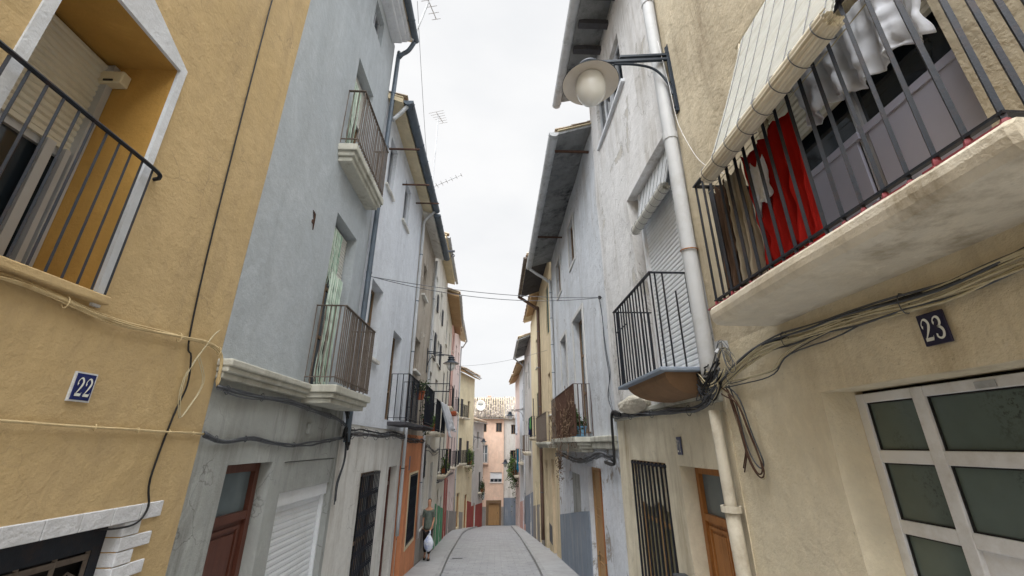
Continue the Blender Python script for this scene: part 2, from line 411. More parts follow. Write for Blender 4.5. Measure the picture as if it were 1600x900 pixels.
def road_mat():
    m, nt, b = newmat('street_paving')
    tc = nt.nodes.new('ShaderNodeTexCoord').outputs['Object']
    br = nt.nodes.new('ShaderNodeTexBrick'); br.inputs['Scale'].default_value = 1
    br.inputs['Brick Width'].default_value = .42; br.inputs['Row Height'].default_value = .28
    br.inputs['Mortar Size'].default_value = .012; br.offset = .5
    br.inputs['Color1'].default_value = lin((160, 162, 166)); br.inputs['Color2'].default_value = lin((152, 154, 158)); br.inputs['Mortar'].default_value = lin((138, 139, 141))
    nt.links.new(tc, br.inputs['Vector'])
    n = noise_tex(nt, tc, 1.2, 8, .7)
    c = mixc(nt, ramp(nt, n, [(.4, 0), (.7, .55)]), br.outputs['Color'], lin((126, 128, 130)))
    n2 = noise_tex(nt, tc, 5, 5, .7, sc=(1, .2, 1))
    c = mixc(nt, ramp(nt, n2, [(.55, 0), (.75, .4)]), c, lin((186, 186, 184)))
    n3 = noise_tex(nt, tc, 2.6, 9, .75, loc=(5, 3, 0), dist=.5)
    c = mixc(nt, ramp(nt, n3, [(.56, 0), (.62, .5)]), c, lin((104, 105, 107)))
    n4 = noise_tex(nt, tc, 18, 4, .7, loc=(1, 3, 0))
    c = mixc(nt, ramp(nt, n4, [(.64, 0), (.72, .35)]), c, lin((80, 80, 80)))
    nt.links.new(c, b.inputs['Base Color']); b.inputs['Roughness'].default_value = .75
    bp = nt.nodes.new('ShaderNodeBump'); bp.inputs['Strength'].default_value = .3; bp.inputs['Distance'].default_value = .02
    nt.links.new(br.outputs['Fac'], bp.inputs['Height']); bp.invert = True
    nt.links.new(bp.outputs[0], b.inputs['Normal'])
    return m
M['road'] = road_mat()
M['pave'] = plaster('pavement_concrete', (172, 173, 175), (156, 157, 159), (130, 128, 124), .3, None, bump=.2, seed=40, speck=.3)
M['kerb'] = plaster('kerb_stone', (166, 167, 168), (152, 153, 154), (100, 100, 98), .4, None, bump=.2, seed=41)
M['ground'] = plaster('town_ground', (150, 146, 138), (136, 130, 122), None, bump=.2, seed=42)

# ------------------------------------------------------------------ facade frame
class Facade:
    """straight front from p0 to p1; s runs with world y from y0 to y1, o is metres out into the street"""
    def __init__(self, side, p0, p1):
        self.p0 = Vector((p0[0], p0[1], 0)); self.p1 = Vector((p1[0], p1[1], 0))
        self.y0 = p0[1]; self.y1 = p1[1]; self.side = side
        t = (self.p1-self.p0).normalized()
        self.n = Vector((t.y, -t.x, 0)) if side == 'L' else Vector((-t.y, t.x, 0))
    def P(self, s, o, z):
        q = self.p0+(self.p1-self.p0)*((s-self.y0)/(self.y1-self.y0))+self.n*o
        return Vector((q.x, q.y, z))
    def box(self, mb, s0, s1, o0, o1, z0, z1, m=0):
        mb.hexa([self.P(s0, o0, z0), self.P(s1, o0, z0), self.P(s1, o1, z0), self.P(s0, o1, z0),
                 self.P(s0, o0, z1), self.P(s1, o0, z1), self.P(s1, o1, z1), self.P(s0, o1, z1)], m)
    def wob(self, s, o, z, a):
        v = Vector((s*1.1, z*1.1, self.p0.x*3))
        return (s+a*.5*noise.noise(v+Vector((9, 0, 0))), o+a*noise.noise(v*.8), z+a*.5*noise.noise(v+Vector((0, 7, 0))))
    def wall(self, parent, name, mat, s0, s1, z0, z1, holes=(), wob=.012, o=0, reveal=None, label=None, follow=False, step=.6, ends=False, back=6):
        """front skin with real recesses; holes = (s0,s1,z0,z1,depth)"""
        mb = MB()
        ss = {s0, s1}; zs = {z0, z1}
        for h in holes:
            for v in (h[0], h[1]):
                if s0 < v < s1: ss.add(v)
            for v in (h[2], h[3]):
                if z0 < v < z1: zs.add(v)
        def sub(L):
            L = sorted(L); out = []
            for a, b in zip(L, L[1:]):
                k = max(1, int(math.ceil((b-a)/step)))
                out += [a+(b-a)*i/k for i in range(k)]
            return out+[L[-1]]
        ss = sub(ss); zs = sub(zs)
        lowz = z0
        def q(s, oo, z):
            if follow and abs(z-lowz) < 1e-6: z = g(self.P(s, 0, 0).y)-.25
            a, b, c = self.wob(s, oo, z, wob)
            return self.P(a, b, c)
        for a, b in zip(ss, ss[1:]):
            for c, d in zip(zs, zs[1:]):
                ms, mz = (a+b)/2, (c+d)/2
                if any(h[0] < ms < h[1] and h[2] < mz < h[3] for h in holes): continue
                mb.face([q(a, o, c), q(b, o, c), q(b, o, d), q(a, o, d)])
        for h in holes:
            hs = [v for v in ss if h[0]-1e-6 <= v <= h[1]+1e-6]; hz = [v for v in zs if h[2]-1e-6 <= v <= h[3]+1e-6]
            D = -h[4]
            mi = 1 if reveal else 0
            for a, b in zip(hs, hs[1:]):
                for zz in (hz[0], hz[-1]):
                    mb.face([q(a, o, zz), q(b, o, zz), self.P(b, D, zz), self.P(a, D, zz)], mi)
            for c, d in zip(hz, hz[1:]):
                for sv in (hs[0], hs[-1]):
                    mb.face([q(sv, o, c), q(sv, o, d), self.P(sv, D, d), self.P(sv, D, c)], mi)
            mb.face([self.P(h[0], D, h[2]), self.P(h[1], D, h[2]), self.P(h[1], D, h[3]), self.P(h[0], D, h[3])], 2)  # near-black back face stands in for the unlit interior
        if o > 0:   # band: close its top and ends
            for a, b in zip(ss, ss[1:]):
                mb.face([q(a, o, z1), q(b, o, z1), self.P(b, 0, z1), self.P(a, 0, z1)])
        if ends:
            zb = z0
            A0, A1, B0, B1 = [self.P(*v) for v in ((s0, 0, zb), (s1, 0, zb), (s0, -back, zb), (s1, -back, zb))]
            up = Vector((0, 0, z1-zb))
            mb.face([q(s0, o, zb), B0, B0+up, q(s0, o, z1)])
            mb.face([q(s1, o, zb), B1, B1+up, q(s1, o, z1)])
            mb.face([B0, B1, B1+up, B0+up])
            mb.face([q(s0, o, z1), q(s1, o, z1), B1+up, B0+up])
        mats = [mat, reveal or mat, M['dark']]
        ob = mb.build(name, mats, parent, label=label)
        return ob
    # --- joinery
    def slats(self, parent, mat, s0, s1, z0, z1, o, pitch=.05, name='roller_shutter', th=.008):
        mb = MB(); n = max(2, int((z1-z0)/pitch)); p = (z1-z0)/n
        for i in range(n):
            z = z0+i*p
            prof = [(o-.004, z), (o+th, z+p*.25), (o+th, z+p*.72), (o-.002, z+p*.97), (o-.004, z+p)]
            for (a, b), (c, d) in zip(prof, prof[1:]):
                mb.face([self.P(s0, a, b), self.P(s1, a, b), self.P(s1, c, d), self.P(s0, c, d)])
        mb.mesh([self.P(s0, o-.02, z0), self.P(s1, o-.02, z0), self.P(s1, o-.02, z1), self.P(s0, o-.02, z1)], [(0, 1, 2, 3)])
        self.box(mb, s0, s1, o-.018, o+.014, z0-.03, z0)
        return mb.build(name, mat, parent)
    def window(self, parent, s0, s1, z0, z1, o, fm='wood_frame', gm='glass', w=.05, mull=1, trans=0, name='window', inner=None):
        mb = MB(); G = MB()
        t = .045
        self.box(mb, s0, s0+w, o, o+t, z0, z1); self.box(mb, s1-w, s1, o, o+t, z0, z1)
        self.box(mb, s0+w, s1-w, o+.002, o+t-.002, z0, z0+w); self.box(mb, s0+w, s1-w, o+.002, o+t-.002, z1-w, z1)
        for i in range(mull):
            c = s0+(s1-s0)*(i+1)/(mull+1)
            self.box(mb, c-w*.5, c+w*.5, o+.004, o+t-.004, z0+w, z1-w)
        for i in range(trans):
            c = z0+(z1-z0)*(i+1)/(trans+1)
            self.box(mb, s0+w, s1-w, o+.007, o+t-.007, c-w*.35, c+w*.35)
        self.box(G, s0+w*.8, s1-w*.8, o+.012, o+.018, z0+w*.8, z1-w*.8)
        f = mb.build(name, M[fm], parent)
        G.build('pane', M[gm], f)
        return f
    def door(self, parent, s0, s1, z0, z1, o, mat='wood', glass_top=.0, panels=(2, 3), gm='glass_pale', handle=True, name='door'):
        mb = MB(); t = .05; w = .07
        zt = z1-glass_top
        self.box(mb, s0, s0+w, o, o+t+.02, z0, z1); self.box(mb, s1-w, s1, o, o+t+.02, z0, z1)
        self.box(mb, s0+w, s1-w, o, o+t+.018, z1-w, z1)
        if glass_top: self.box(mb, s0+w, s1-w, o, o+t+.016, zt-w*.5, zt+w*.5)
        self.box(mb, s0+w, s1-w, o, o+t-.015, z0, zt-.02)
        nx, nz = panels
        for i in range(nx):
            for k in range(nz):
                a = s0+w+(s1-s0-2*w)*(i+.14)/nx; b = s0+w+(s1-s0-2*w)*(i+.86)/nx
                c = z0+.1+(zt-z0-.15)*(k+.1)/nz; d = z0+.1+(zt-z0-.15)*(k+.9)/nz
                e = .03
                # moulded frame and raised field
                for (p0, p1, q0, q1) in ((a-e, b+e, c-e, c), (a-e, b+e, d, d+e), (a-e, a, c, d), (b, b+e, c, d)):
                    self.box(mb, p0, p1, o+.02, o+t+.002, q0, q1)
                self.box(mb, a+e, b-e, o+.02, o+t-.003, c+e, d-e)
        dr = mb.build(name, M[mat], parent)
        if glass_top:
            G = MB(); self.box(G, s0+w, s1-w, o+.02, o+.026, zt+w*.5, z1-w)
            G.build('pane', M[gm], dr)
        if handle:
            H = MB(); zc = z0+1.0; sc = s1-w-.08
            H.tube([self.P(sc, o+t, zc), self.P(sc, o+t+.05, zc), self.P(sc-.09, o+t+.055, zc)], .009, 6)
            self.box(H, sc-.02, sc+.02, o+t-.01, o+t+.008, zc-.09, zc+.09)
            H.build('handle', M['steel'], dr)
        return dr
    def grille(self, parent, s0, s1, z0, z1, o, mat='iron', gap=.11, scroll=False, r=.008, name='grille', rows=()):
        mb = MB()
        n = max(2, int(round((s1-s0)/gap)))
        for i in range(n+1):
            s = s0+(s1-s0)*i/n
            mb.bar(self.P(s, o, z0), self.P(s, o, z1), r*2)
        for z in [z0+.03, z1-.03]+list(rows):
            self.box(mb, s0-.03, s1+.03, o-.006, o+.01, z-.015, z+.015)
        if scroll:
            for i in range(n):
                c = s0+(s1-s0)*(i+.5)/n
                for k in range(int((z1-z0)/.28)):
                    zc = z0+.16+k*.28
                    rr = gap*.38
                    pts = [self.P(c+rr*(1-t/14)*math.cos(t*.75+k*pi), o, zc+rr*1.6*(1-t/14)*math.sin(t*.75+k*pi)) for t in range(12)]
                    mb.tube(pts, r*.7, 4)
        return mb.build(name, M[mat], parent)
    def sill(self, parent, s0, s1, z, mat, out=.06, th=.05, name='sill'):
        mb = MB(); self.box(mb, s0, s1, -.02, out, z-th, z)
        return mb.build(name, mat, parent, bevel=.008)
    def railing(self, parent, s0, s1, o0, o1, z0, z1, mat='iron', gap=.11, r=.008, skip=(), sides=True, mid=None, closed=None, rail_w=.035):
        """bars on the front and both ends of a balcony"""
        mb = MB()
        n = int(round((s1-s0)/gap))
        for i in range(n+1):
            if i in skip: continue
            s = s0+(s1-s0)*i/n
            mb.bar(self.P(s, o1, z0), self.P(s+random.uniform(-.009, .009), o1+random.uniform(-.004, .004), z1), r*2*random.uniform(.85, 1.12))
        k = max(1, int(round((o1-o0)/gap)))
        if sides:
            for e in (s0, s1):
                for i in range(k):
                    oo = o0+(o1-o0)*i/k
                    mb.bar(self.P(e, oo, z0), self.P(e, oo, z1), r*2)
        for z, w in ((z1, rail_w), (z0+.05, rail_w*.6)):
            self.box(mb, s0-.012, s1+.012, o1-w*.5, o1+w*.5, z, z+.012)
            if sides:
                for e in (s0, s1): self.box(mb, e-w*.5, e+w*.5, o0, o1-w*.5-.001, z+.001, z+.011)
        if mid:
            self.box(mb, s0, s1, o1-.005, o1+.008, mid, mid+.012)
        return mb.build('railing', M[mat], parent)
    def slab(self, parent, s0, s1, o1, z0, z1, mat, mould=3, name='balcony', taper=.0, label=None, bev=.01):
        """balcony slab with stepped moulding beneath"""
        mb = MB()
        if mould <= 0:
            self.box(mb, s0, s1, -.01, o1, z0, z1)
        else:
            h = (z1-z0)/(mould+.5)
            self.box(mb, s0, s1, -.01, o1, z1-h*1.5, z1)
            for i in range(mould-1):
                ins = (i+1)*.035+taper*(i+1)
                self.box(mb, s0+ins, s1-ins, -.01, o1-ins, z1-h*(2.5+i), z1-h*(1.5+i)+.0005)
        return mb.build(name, mat, parent, label=label, bevel=bev)
    def gutter(self, parent, s0, s1, o, z, r=.07, mat='zinc', name='gutter', joints=.6):
        mb = MB(); n = 10
        L = [s0+(s1-s0)*i/8 for i in range(9)]
        for a, b in zip(L, L[1:]):
            for rr in (r, r-.006):
                for k in range(n):
                    t0 = pi+pi*k/n; t1 = pi+pi*(k+1)/n
                    mb.face([self.P(a, o+rr*math.cos(t0), z+rr*math.sin(t0)), self.P(b, o+rr*math.cos(t0), z+rr*math.sin(t0)),
                             self.P(b, o+rr*math.cos(t1), z+rr*math.sin(t1)), self.P(a, o+rr*math.cos(t1), z+rr*math.sin(t1))])
        for e in (s0, s1):
            mb.face([self.P(e, o+r*math.cos(pi+pi*k/n), z+r*math.sin(pi+pi*k/n)) for k in range(n+1)])
        s = s0+.1
        while s < s1:
            pts = [self.P(s, o+(r+.006)*math.cos(pi+pi*k/8), z+(r+.006)*math.sin(pi+pi*k/8)) for k in range(9)]
            mb.tube(pts, .008, 4); s += joints
        return mb.build(name, M[mat], parent)
    def tiles(self, parent, s0, s1, o, z, depth=5.0, pitch=.32, mat='tiles', tw=.21, rows=None, name='roof'):
        """pitched roof of barrel tiles, eave at o,z rising away from the street, down again behind"""
        mb = MB()
        rl = .38; n = int((s1-s0)/tw)+1; tw = (s1-s0)/n
        rows = rows or int((depth+o)/rl)
        zr = z+(depth+o)*pitch
        # deck
        mb.hexa([self.P(s0, o-.06, z-.012), self.P(s1, o-.06, z-.012), self.P(s1, -depth, zr-.03), self.P(s0, -depth, zr-.03),
                 self.P(s0, o-.06, z+.012), self.P(s1, o-.06, z+.012), self.P(s1, -depth, zr), self.P(s0, -depth, zr)], 1)
        for i in range(n):
            jit = random.uniform(-.02, .02)
            for k in range(rows):
                oa = o-k*rl+jit; ob = oa-rl*1.12
                if ob < -depth: break
                za = z+(o-oa)*pitch+.03; zb = z+(o-ob)*pitch+.01
                R = tw*.36*random.uniform(.92, 1.05)
                for tt, sgn in ((0, 1), (.5, -1)):
                    c = s0+(i+.5+tt)*tw
                    if c+R > s1+.05: continue
                    vs = []; q = 5
                    for (oo, zz) in ((oa, za), (ob, zb)):
                        for j in range(q+1):
                            an = pi*j/q
                            vs.append(self.P(c-R*math.cos(an), oo, zz+sgn*R*.75*math.sin(an)+(0.03 if sgn > 0 else .035)))
                    mb.mesh(vs, [(j, j+1, q+2+j, q+1+j) for j in range(q)])
        # far slope
        mb.hexa([self.P(s0, -depth, zr-.03), self.P(s1, -depth, zr-.03), self.P(s1, -2*depth, z-.03), self.P(s0, -2*depth, z-.03),
                 self.P(s0, -depth, zr+.02), self.P(s1, -depth, zr+.02), self.P(s1, -2*depth, z), self.P(s0, -2*depth, z)], 0)
        return mb.build(name, [M[mat], M['soffit_cream']], parent, merge=False)
    def soffit(self, parent, s0, s1, o, z_out, z_in, mat, th=.05, name='soffit'):
        mb = MB()
        mb.hexa([self.P(s0, -.02, z_in), self.P(s1, -.02, z_in), self.P(s1, o, z_out), self.P(s0, o, z_out),
                 self.P(s0, -.02, z_in+th), self.P(s1, -.02, z_in+th), self.P(s1, o, z_out+th), self.P(s0, o, z_out+th)])
        return mb.build(name, mat, parent)
    def pipe(self, parent, pts, r, mat, name='drainpipe', clamps=True):
        mb = MB(); P3 = [self.P(*p) for p in pts]
        Q = cr(P3, 4) if len(P3) > 2 else P3
        mb.tube(Q, r, 10)
        o = mb.build(name, M[mat], parent, smooth=True)
        if clamps:
            a, b = pts[0][2], pts[-1][2]
            for i in range(1, 6):
                k = i/6; z = a+(b-a)*k
                # find segment
                for p, q in zip(pts, pts[1:]):
                    if min(p[2], q[2]) <= z <= max(p[2], q[2]) and abs(p[2]-q[2]) > 1:
                        u = (z-p[2])/(q[2]-p[2])
                        c = self.P(p[0]+(q[0]-p[0])*u, p[1]+(q[1]-p[1])*u, z)
                        C2 = MB(); C2.lathe([(r+.001, -.012), (r+.006, -.012), (r+.006, .012), (r+.001, .012)], c, 10); C2.build('clamp', M['zinc_dark'], o)
        return o

def house(side, p0, p1, name, label):
    F = Facade(side, p0, p1)
    z = g(min(p0[1], p1[1]))
    r = thing(name, label, 'house', (F.p0.x, F.p0.y, z))
    return F, r

# ------------------------------------------------------------------ enamel numerals
def stroke(mb, pts, F, s0, o, z0, W, H, sgn):
    """variable width ribbon; pts=(x,y,w) in the glyph box"""
    C3 = cr([(p[0], p[1], p[2]) for p in pts], 7)
    L = []; R = []
    for i, p in enumerate(C3):
        a = C3[max(i-1, 0)]; b = C3[min(i+1, len(C3)-1)]
        t = Vector((b.x-a.x, b.y-a.y)); t = t.normalized() if t.length > 1e-6 else Vector((1, 0))
        nx, ny = -t.y*p.z/2, t.x*p.z/2
        L.append((p.x+nx, p.y+ny)); R.append((p.x-nx, p.y-ny))
    f = lambda q: F.P(s0+sgn*q[0]*W, o, z0+q[1]*H)
    for i in range(len(C3)-1):
        mb.face([f(L[i]), f(L[i+1]), f(R[i+1]), f(R[i])])
GL = {
 '2': [[(.20, .62, .17), (.12, .68, .12), (.14, .82, .08), (.36, .97, .07), (.62, .93, .15), (.78, .76, .22), (.70, .58, .21), (.48, .36, .13), (.26, .17, .08), (.16, .10, .07)],
       [(.10, .075, .15), (.5, .075, .15), (.84, .075, .15)], [(.84, .05, .05), (.88, .13, .05), (.9, .22, .03)]],
 '3': [[(.20, .70, .17), (.13, .78, .12), (.24, .92, .08), (.48, .97, .09), (.70, .88, .19), (.74, .72, .21), (.60, .58, .12), (.40, .54, .07)],
       [(.40, .54, .07), (.62, .50, .13), (.82, .36, .21), (.80, .18, .2), (.60, .05, .11), (.36, .04, .09), (.17, .14, .12), (.19, .25, .16)]],
 '1': [[(.5, .98, .2), (.5, .5, .2), (.5, .03, .2)], [(.28, .03, .06), (.5, .03, .06), (.74, .03, .06)], [(.28, .84, .06), (.42, .92, .08), (.5, .96, .1)]],
 '4': [[(.62, .98, .14), (.62, .5, .16), (.62, .03, .18)], [(.1, .3, .1), (.5, .3, .1), (.9, .3, .1)], [(.14, .34, .09), (.35, .65, .09), (.6, .96, .09)]],
}
def plate(name, label, F, s, z, w, h, text, plate_m, ink, rim=None, dz=0):
    """enamel number plate, s,z = centre"""
    r = thing(name, label, 'number plate', F.P(s, .01, z))
    mb = MB()
    F.box(mb, s-w/2, s+w/2, .004, .016, z-h/2, z+h/2)
    mb.build('plate', M[plate_m], r, bevel=.003)
    sgn = 1 if F.side == 'L' else -1
    n = len(text)
    gw = w*.40; x0 = s-sgn*(gw*n+.04*w*(n-1))/2
    for i, ch in enumerate(text):
        D = MB()
        for st in GL[ch]:
            stroke(D, st, F, x0+sgn*i*(gw*1.1), .0185, z-h*.36+dz, gw, h*.70, sgn)
        D.build('digit', M[ink], r, merge=False)
    if rim:
        B = MB(); e = .008
        for (a, b, c, d) in ((s-w/2-e, s+w/2+e, z-h/2-e, z-h/2), (s-w/2-e, s+w/2+e, z+h/2, z+h/2+e), (s-w/2-e, s-w/2, z-h/2, z+h/2), (s+w/2, s+w/2+e, z-h/2, z+h/2)):
            F.box(B, a, b, .001, .012, c, d)
        B.build('mortar_rim', M[rim], r)
    return r

# ------------------------------------------------------------------ cables, cloth, plants
def cable(name, label, pts, r=.012, mat='black', strands=1, spread=.02, wob=.01, clips=0, group=None, seed=0):
    rnd = random.Random(seed+len(label))
    o = thing(name, label, 'cable', pts[0], group)
    for k in range(strands):
        off = Vector((rnd.uniform(-.3, .3)*spread, rnd.uniform(-.3, .3)*spread, rnd.uniform(-1, 1)*spread))
        P2 = []
        for i, p in enumerate(cr(pts, 5)):
            w = Vector((noise.noise(p*1.7+Vector((k*3, 0, seed)))*.4, noise.noise(p*1.7+Vector((k*5, 2, 0)))*.5, noise.noise(p*2.3+Vector((0, k*7, seed)))))*wob
            P2.append(p+off+w)
        mb = MB(); mb.tube(P2, r*rnd.uniform(.7, 1.1), 6)
        mt = mat if isinstance(mat, str) else mat[k % len(mat)]
        mb.build('wire', M[mt], o, smooth=True)
    if clips:
        Q = cr(pts, 5)
        for i in range(clips):
            p = Q[int((i+.5)*len(Q)/clips)]
            C2 = MB(); C2.tube([p+Vector((.6*spread*math.cos(a)+.6*r*math.cos(a), 0, (spread*1.2+r)*math.sin(a))) for a in [2*pi*q/10 for q in range(11)]], .0035, 4)
            C2.build('clip', M['meter'] if mat != 'cable_ochre' else M['cable_ochre'], o)
    return o

def sag(a, b, d, n=8):
    a = Vector(a); b = Vector(b)
    return [a+(b-a)*i/n-Vector((0, 0, d*4*(i/n)*(1-i/n))) for i in range(n+1)]

def cloth(name, label, a, b, drop, mat, folds=5, amp=.03, seed=0, uneven=.15, cat='laundry', nx=60, nz=34, gather=1.0, sway=(0, 0, 0), parent=None, group=None, loops=True):
    a = Vector(a); b = Vector(b); t = (b-a); nrm = Vector((t.y, -t.x, 0)).normalized()
    mb = MB(); V = []
    rnd = random.Random(seed); ph = rnd.uniform(0, 6)
    for j in range(nz+1):
        v = j/nz
        for i in range(nx+1):
            u = i/nx
            uu = .5+(u-.5)*(1-(1-gather)*v)
            d = drop*(1+uneven*noise.noise(Vector((u*2.5, seed, 0))))
            sgz = .05*math.sin(pi*((u*3) % 1))*(1-v)
            p = a+t*uu-Vector((0, 0, d*v+sgz))
            f = math.sin(u*folds*2*pi+ph+1.5*noise.noise(Vector((u*3, v*2, seed))))+.5*noise.noise(Vector((u*9, v*5, seed)))
            f += .35*math.sin(u*folds*5.3*pi+ph*2+3*v)+.6*noise.noise(Vector((u*16, v*7, seed+3)))
            p += nrm*(amp*f*(.35+.65*v))+Vector(sway)*v+t.normalized()*(.012*noise.noise(Vector((u*4, v*6, seed+9))))
            V.append(p)
    F_ = [(j*(nx+1)+i, j*(nx+1)+i+1, (j+1)*(nx+1)+i+1, (j+1)*(nx+1)+i) for j in range(nz) for i in range(nx)]
    mb.mesh(V, F_)
    o = mb.build(name, M[mat], parent, smooth=True)
    if not parent: tag(o, label, cat, group)
    md = o.modifiers.new('thick', 'SOLIDIFY'); md.thickness = .006
    return o

def leaves(center, rad, n, size, mat='leaf', name='foliage', parent=None, hang=0, seed=0):
    rnd = random.Random(seed+n); mb = MB(); c = Vector(center)
    cl = [Vector((rnd.gauss(0, .45)*rad[0], rnd.gauss(0, .45)*rad[1], rnd.gauss(0, .45)*rad[2])) for _ in range(max(4, n//40))]
    for _ in range(n):
        q = rnd.choice(cl)
        p = c+q+Vector((rnd.gauss(0, .25)*rad[0], rnd.gauss(0, .25)*rad[1], rnd.gauss(0, .25)*rad[2]-abs(rnd.gauss(0, hang))))
        d = Vector((rnd.gauss(0, 1), rnd.gauss(0, 1), rnd.gauss(0, 1)-.4)).normalized()
        e = d.cross(Vector((rnd.gauss(0, 1), rnd.gauss(0, 1), rnd.gauss(0, 1)))).normalized()
        L = size*rnd.uniform(.6, 1.3)
        mb.face([p, p+d*L*.5+e*L*.28, p+d*L, p+d*L*.5-e*L*.28])
    return mb.build(name, M[mat], parent, merge=False)

def plant(name, label, loc, rad, n, size, mat='leaf', pot='terracotta', hang=0, seed=0, pr=.12, ph=.2, group=None, cat='plant'):
    o = thing(name, label, cat, loc, group)
    if pot:
        mb = MB(); mb.lathe([(.001, 0), (pr*.75, 0), (pr, ph), (pr*1.08, ph), (pr*1.08, ph+.02), (pr*.9, ph+.02), (pr*.85, ph-.02), (.001, ph-.02)], loc, 14)
        mb.build('pot', M[pot], o, smooth=False)
    c = Vector(loc)+Vector((0, 0, (ph if pot else 0)+rad[2]*.6))
    tw = MB(); rnd = random.Random(seed)
    for i in range(7):
        e = c+Vector((rnd.uniform(-1, 1)*rad[0], rnd.uniform(-1, 1)*rad[1], rnd.uniform(-.5, 1)*rad[2]))
        tw.tube([Vector(loc)+Vector((0, 0, .02)), (Vector(loc)+e)/2+Vector((0, 0, .05)), e], [.008, .006, .003], 5)
    tw.build('stem', M['twig'], o)
    leaves(c, rad, n, size, mat, 'foliage', o, hang, seed)
    return o

# ================================================================== SETTING
XL, XR = -2.25, 2.1
KL = [(-60, -1.3), (11, -1.3), (12.8, -1.38), (17, -1.6), (25, -1.9), (31, -2.1), (36, -2.0), (39, -1.7), (41.2, -1.4), (60, -1.4)]
KR = [(-60, 1.15), (11, 1.15), (12.6, 1.21), (17, 1.29), (27, 1.41), (38.6, 1.4), (41.2, 1.4), (60, 1.4)]
def strip(name, fa, fb, ys, dz, mat, kind='structure', na=1):
    mb = MB()
    for a, b in zip(ys, ys[1:]):
        for i in range(na):
            u, v = i/na, (i+1)/na
            x = lambda y, w: fa(y)+(fb(y)-fa(y))*w
            mb.face([(x(a, u), a, g(a)+dz), (x(a, v), a, g(a)+dz), (x(b, v), b, g(b)+dz), (x(b, u), b, g(b)+dz)])
    return tag(mb.build(name, M[mat]), kind=kind)
YS = [-30, -10, 0, 2, 5, 6.5, 8, 9.5, 11, 12, 13, 14, 15, 16, 17.5, 19, 20, 22, 24, 26, 28, 30, 32, 34, 36, 38, 39, 40, 41.2]
strip('ground', lambda y: -260, lambda y: 260, [-60, 0, 5, 8, 11, 15, 20, 42, 60, 140, 400], -.03, 'ground')
strip('road', lambda y: interp(KL, y)-.02, lambda y: interp(KR, y)+.02, YS, 0, 'road')
strip('cross_road', lambda y: -14, lambda y: 14, [41.2, 42, 43.3], 0, 'road')
for nm, K, sd in (('pavement', KL, -1), ('pavement', KR, 1)):
    mb = MB(); kb = MB()
    for a, b in zip(YS, YS[1:]):
        xa, xb = interp(K, a), interp(K, b)
        mb.face([(xa+sd*.12, a, g(a)+.1), (xa+sd*2.6, a, g(a)+.1), (xb+sd*2.6, b, g(b)+.1), (xb+sd*.12, b, g(b)+.1)])
        kb.hexa([(xa, a, g(a)-.05), (xa+sd*.125, a, g(a)-.05), (xb+sd*.125, b, g(b)-.05), (xb, b, g(b)-.05),
                 (xa+sd*.012, a, g(a)+.104), (xa+sd*.125, a, g(a)+.104), (xb+sd*.125, b, g(b)+.104), (xb+sd*.012, b, g(b)+.104)])
    tag(mb.build(nm, M['pave']), kind='structure'); tag(kb.build('kerb', M['kerb']), kind='structure')
mb = MB(); yy = 16.6
mb.hexa([(x_, y_, g(y_)+h_) for h_ in (.001, .006) for (x_, y_) in ((-1.45, yy-.12), (-1.1, yy-.12), (-1.1, yy+.12), (-1.45, yy+.12))])
mh = mb.build('drain_cover', M['meter']); tag(mh, 'small dark drain grate set in the grey paving by the left kerb', 'drain cover')

# ================================================================== LEFT 22
F, H = house('L', (XL, -9), (XL, 3.42), 'yellow_house', 'ochre yellow house with white window surround, nearest on the left')
F1 = F
F.wall(H, 'wall', M['yellow'], -9, 3.42, -.3, 9.6, [(1.52, 2.245, 3.28, 4.95, .5), (1.3, 2.93, -.3, 2.06, .17)], reveal=M['yellow_reveal'], wob=.008, ends=True)
mb = MB()
F.box(mb, 2.243, 2.292, -.01, .014, 3.22, 4.9445)
F.box(mb, 1.47, 1.525, -.01, .014, 3.22, 4.9445)
for (a, b, za, zb) in ((1.47, 1.88, 4.99, 5.20), (1.88, 2.292, 5.20, 4.99)):
    mb.hexa([F.P(a, -.01, 4.945), F.P(b, -.01, 4.945), F.P(b, .014, 4.945), F.P(a, .014, 4.945),
             F.P(a, -.01, za), F.P(b, -.01, zb), F.P(b, .014, zb), F.P(a, .014, za)])
# left reveal painted white
F.box(mb, 1.521, 1.533, -.49, .0, 3.28, 4.94)
mb.build('window_surround', M['white_paint'], H)
F.slats(H, M['shutter_b'], 1.545, 2.235, 4.22, 4.93, -.44, .045)
F.window(H, 1.80, 2.24, 3.29, 4.19, -.49, 'alu', 'glass', .045, 0, name='sliding_window')
mb = MB(); F.box(mb, 2.05, 2.10, -.44, -.40, 3.29, 4.19); F.box(mb, 2.155, 2.185, -.43, -.395, 3.29, 4.19)
F.box(mb, 2.20, 2.242, -.47, -.39, 3.29, 4.93)
mb.build('shutter_guide', M['alu'], H)
mb = MB(); F.box(mb, 2.18, 2.243, -.46, -.29, 4.76, 4.86); a = mb.build('sensor_box', M['plastic'], H, bevel=.008)
mb = MB(); F.box(mb, 2.174, 2.181, -.40, -.34, 4.772, 4.785); mb.build('slot', M['black'], a)
F.sill(H, 1.44, 2.30, 3.285, M['yellow'], .055, .05)
R = MB()
n = 11
for i in range(n):
    s = 1.44+.0825*i
    R.bar(F.P(s, .04, 3.29), F.P(s, .05, 4.13), .011)
R.tube(cr([F.P(1.3, .05, 4.15), F.P(1.8, .05, 4.145), F.P(2.26, .055, 4.14), F.P(2.335, .04, 4.125), F.P(2.345, .0, 4.115)], 5), .013, 6)
R.build('window_railing', M['iron'], H)
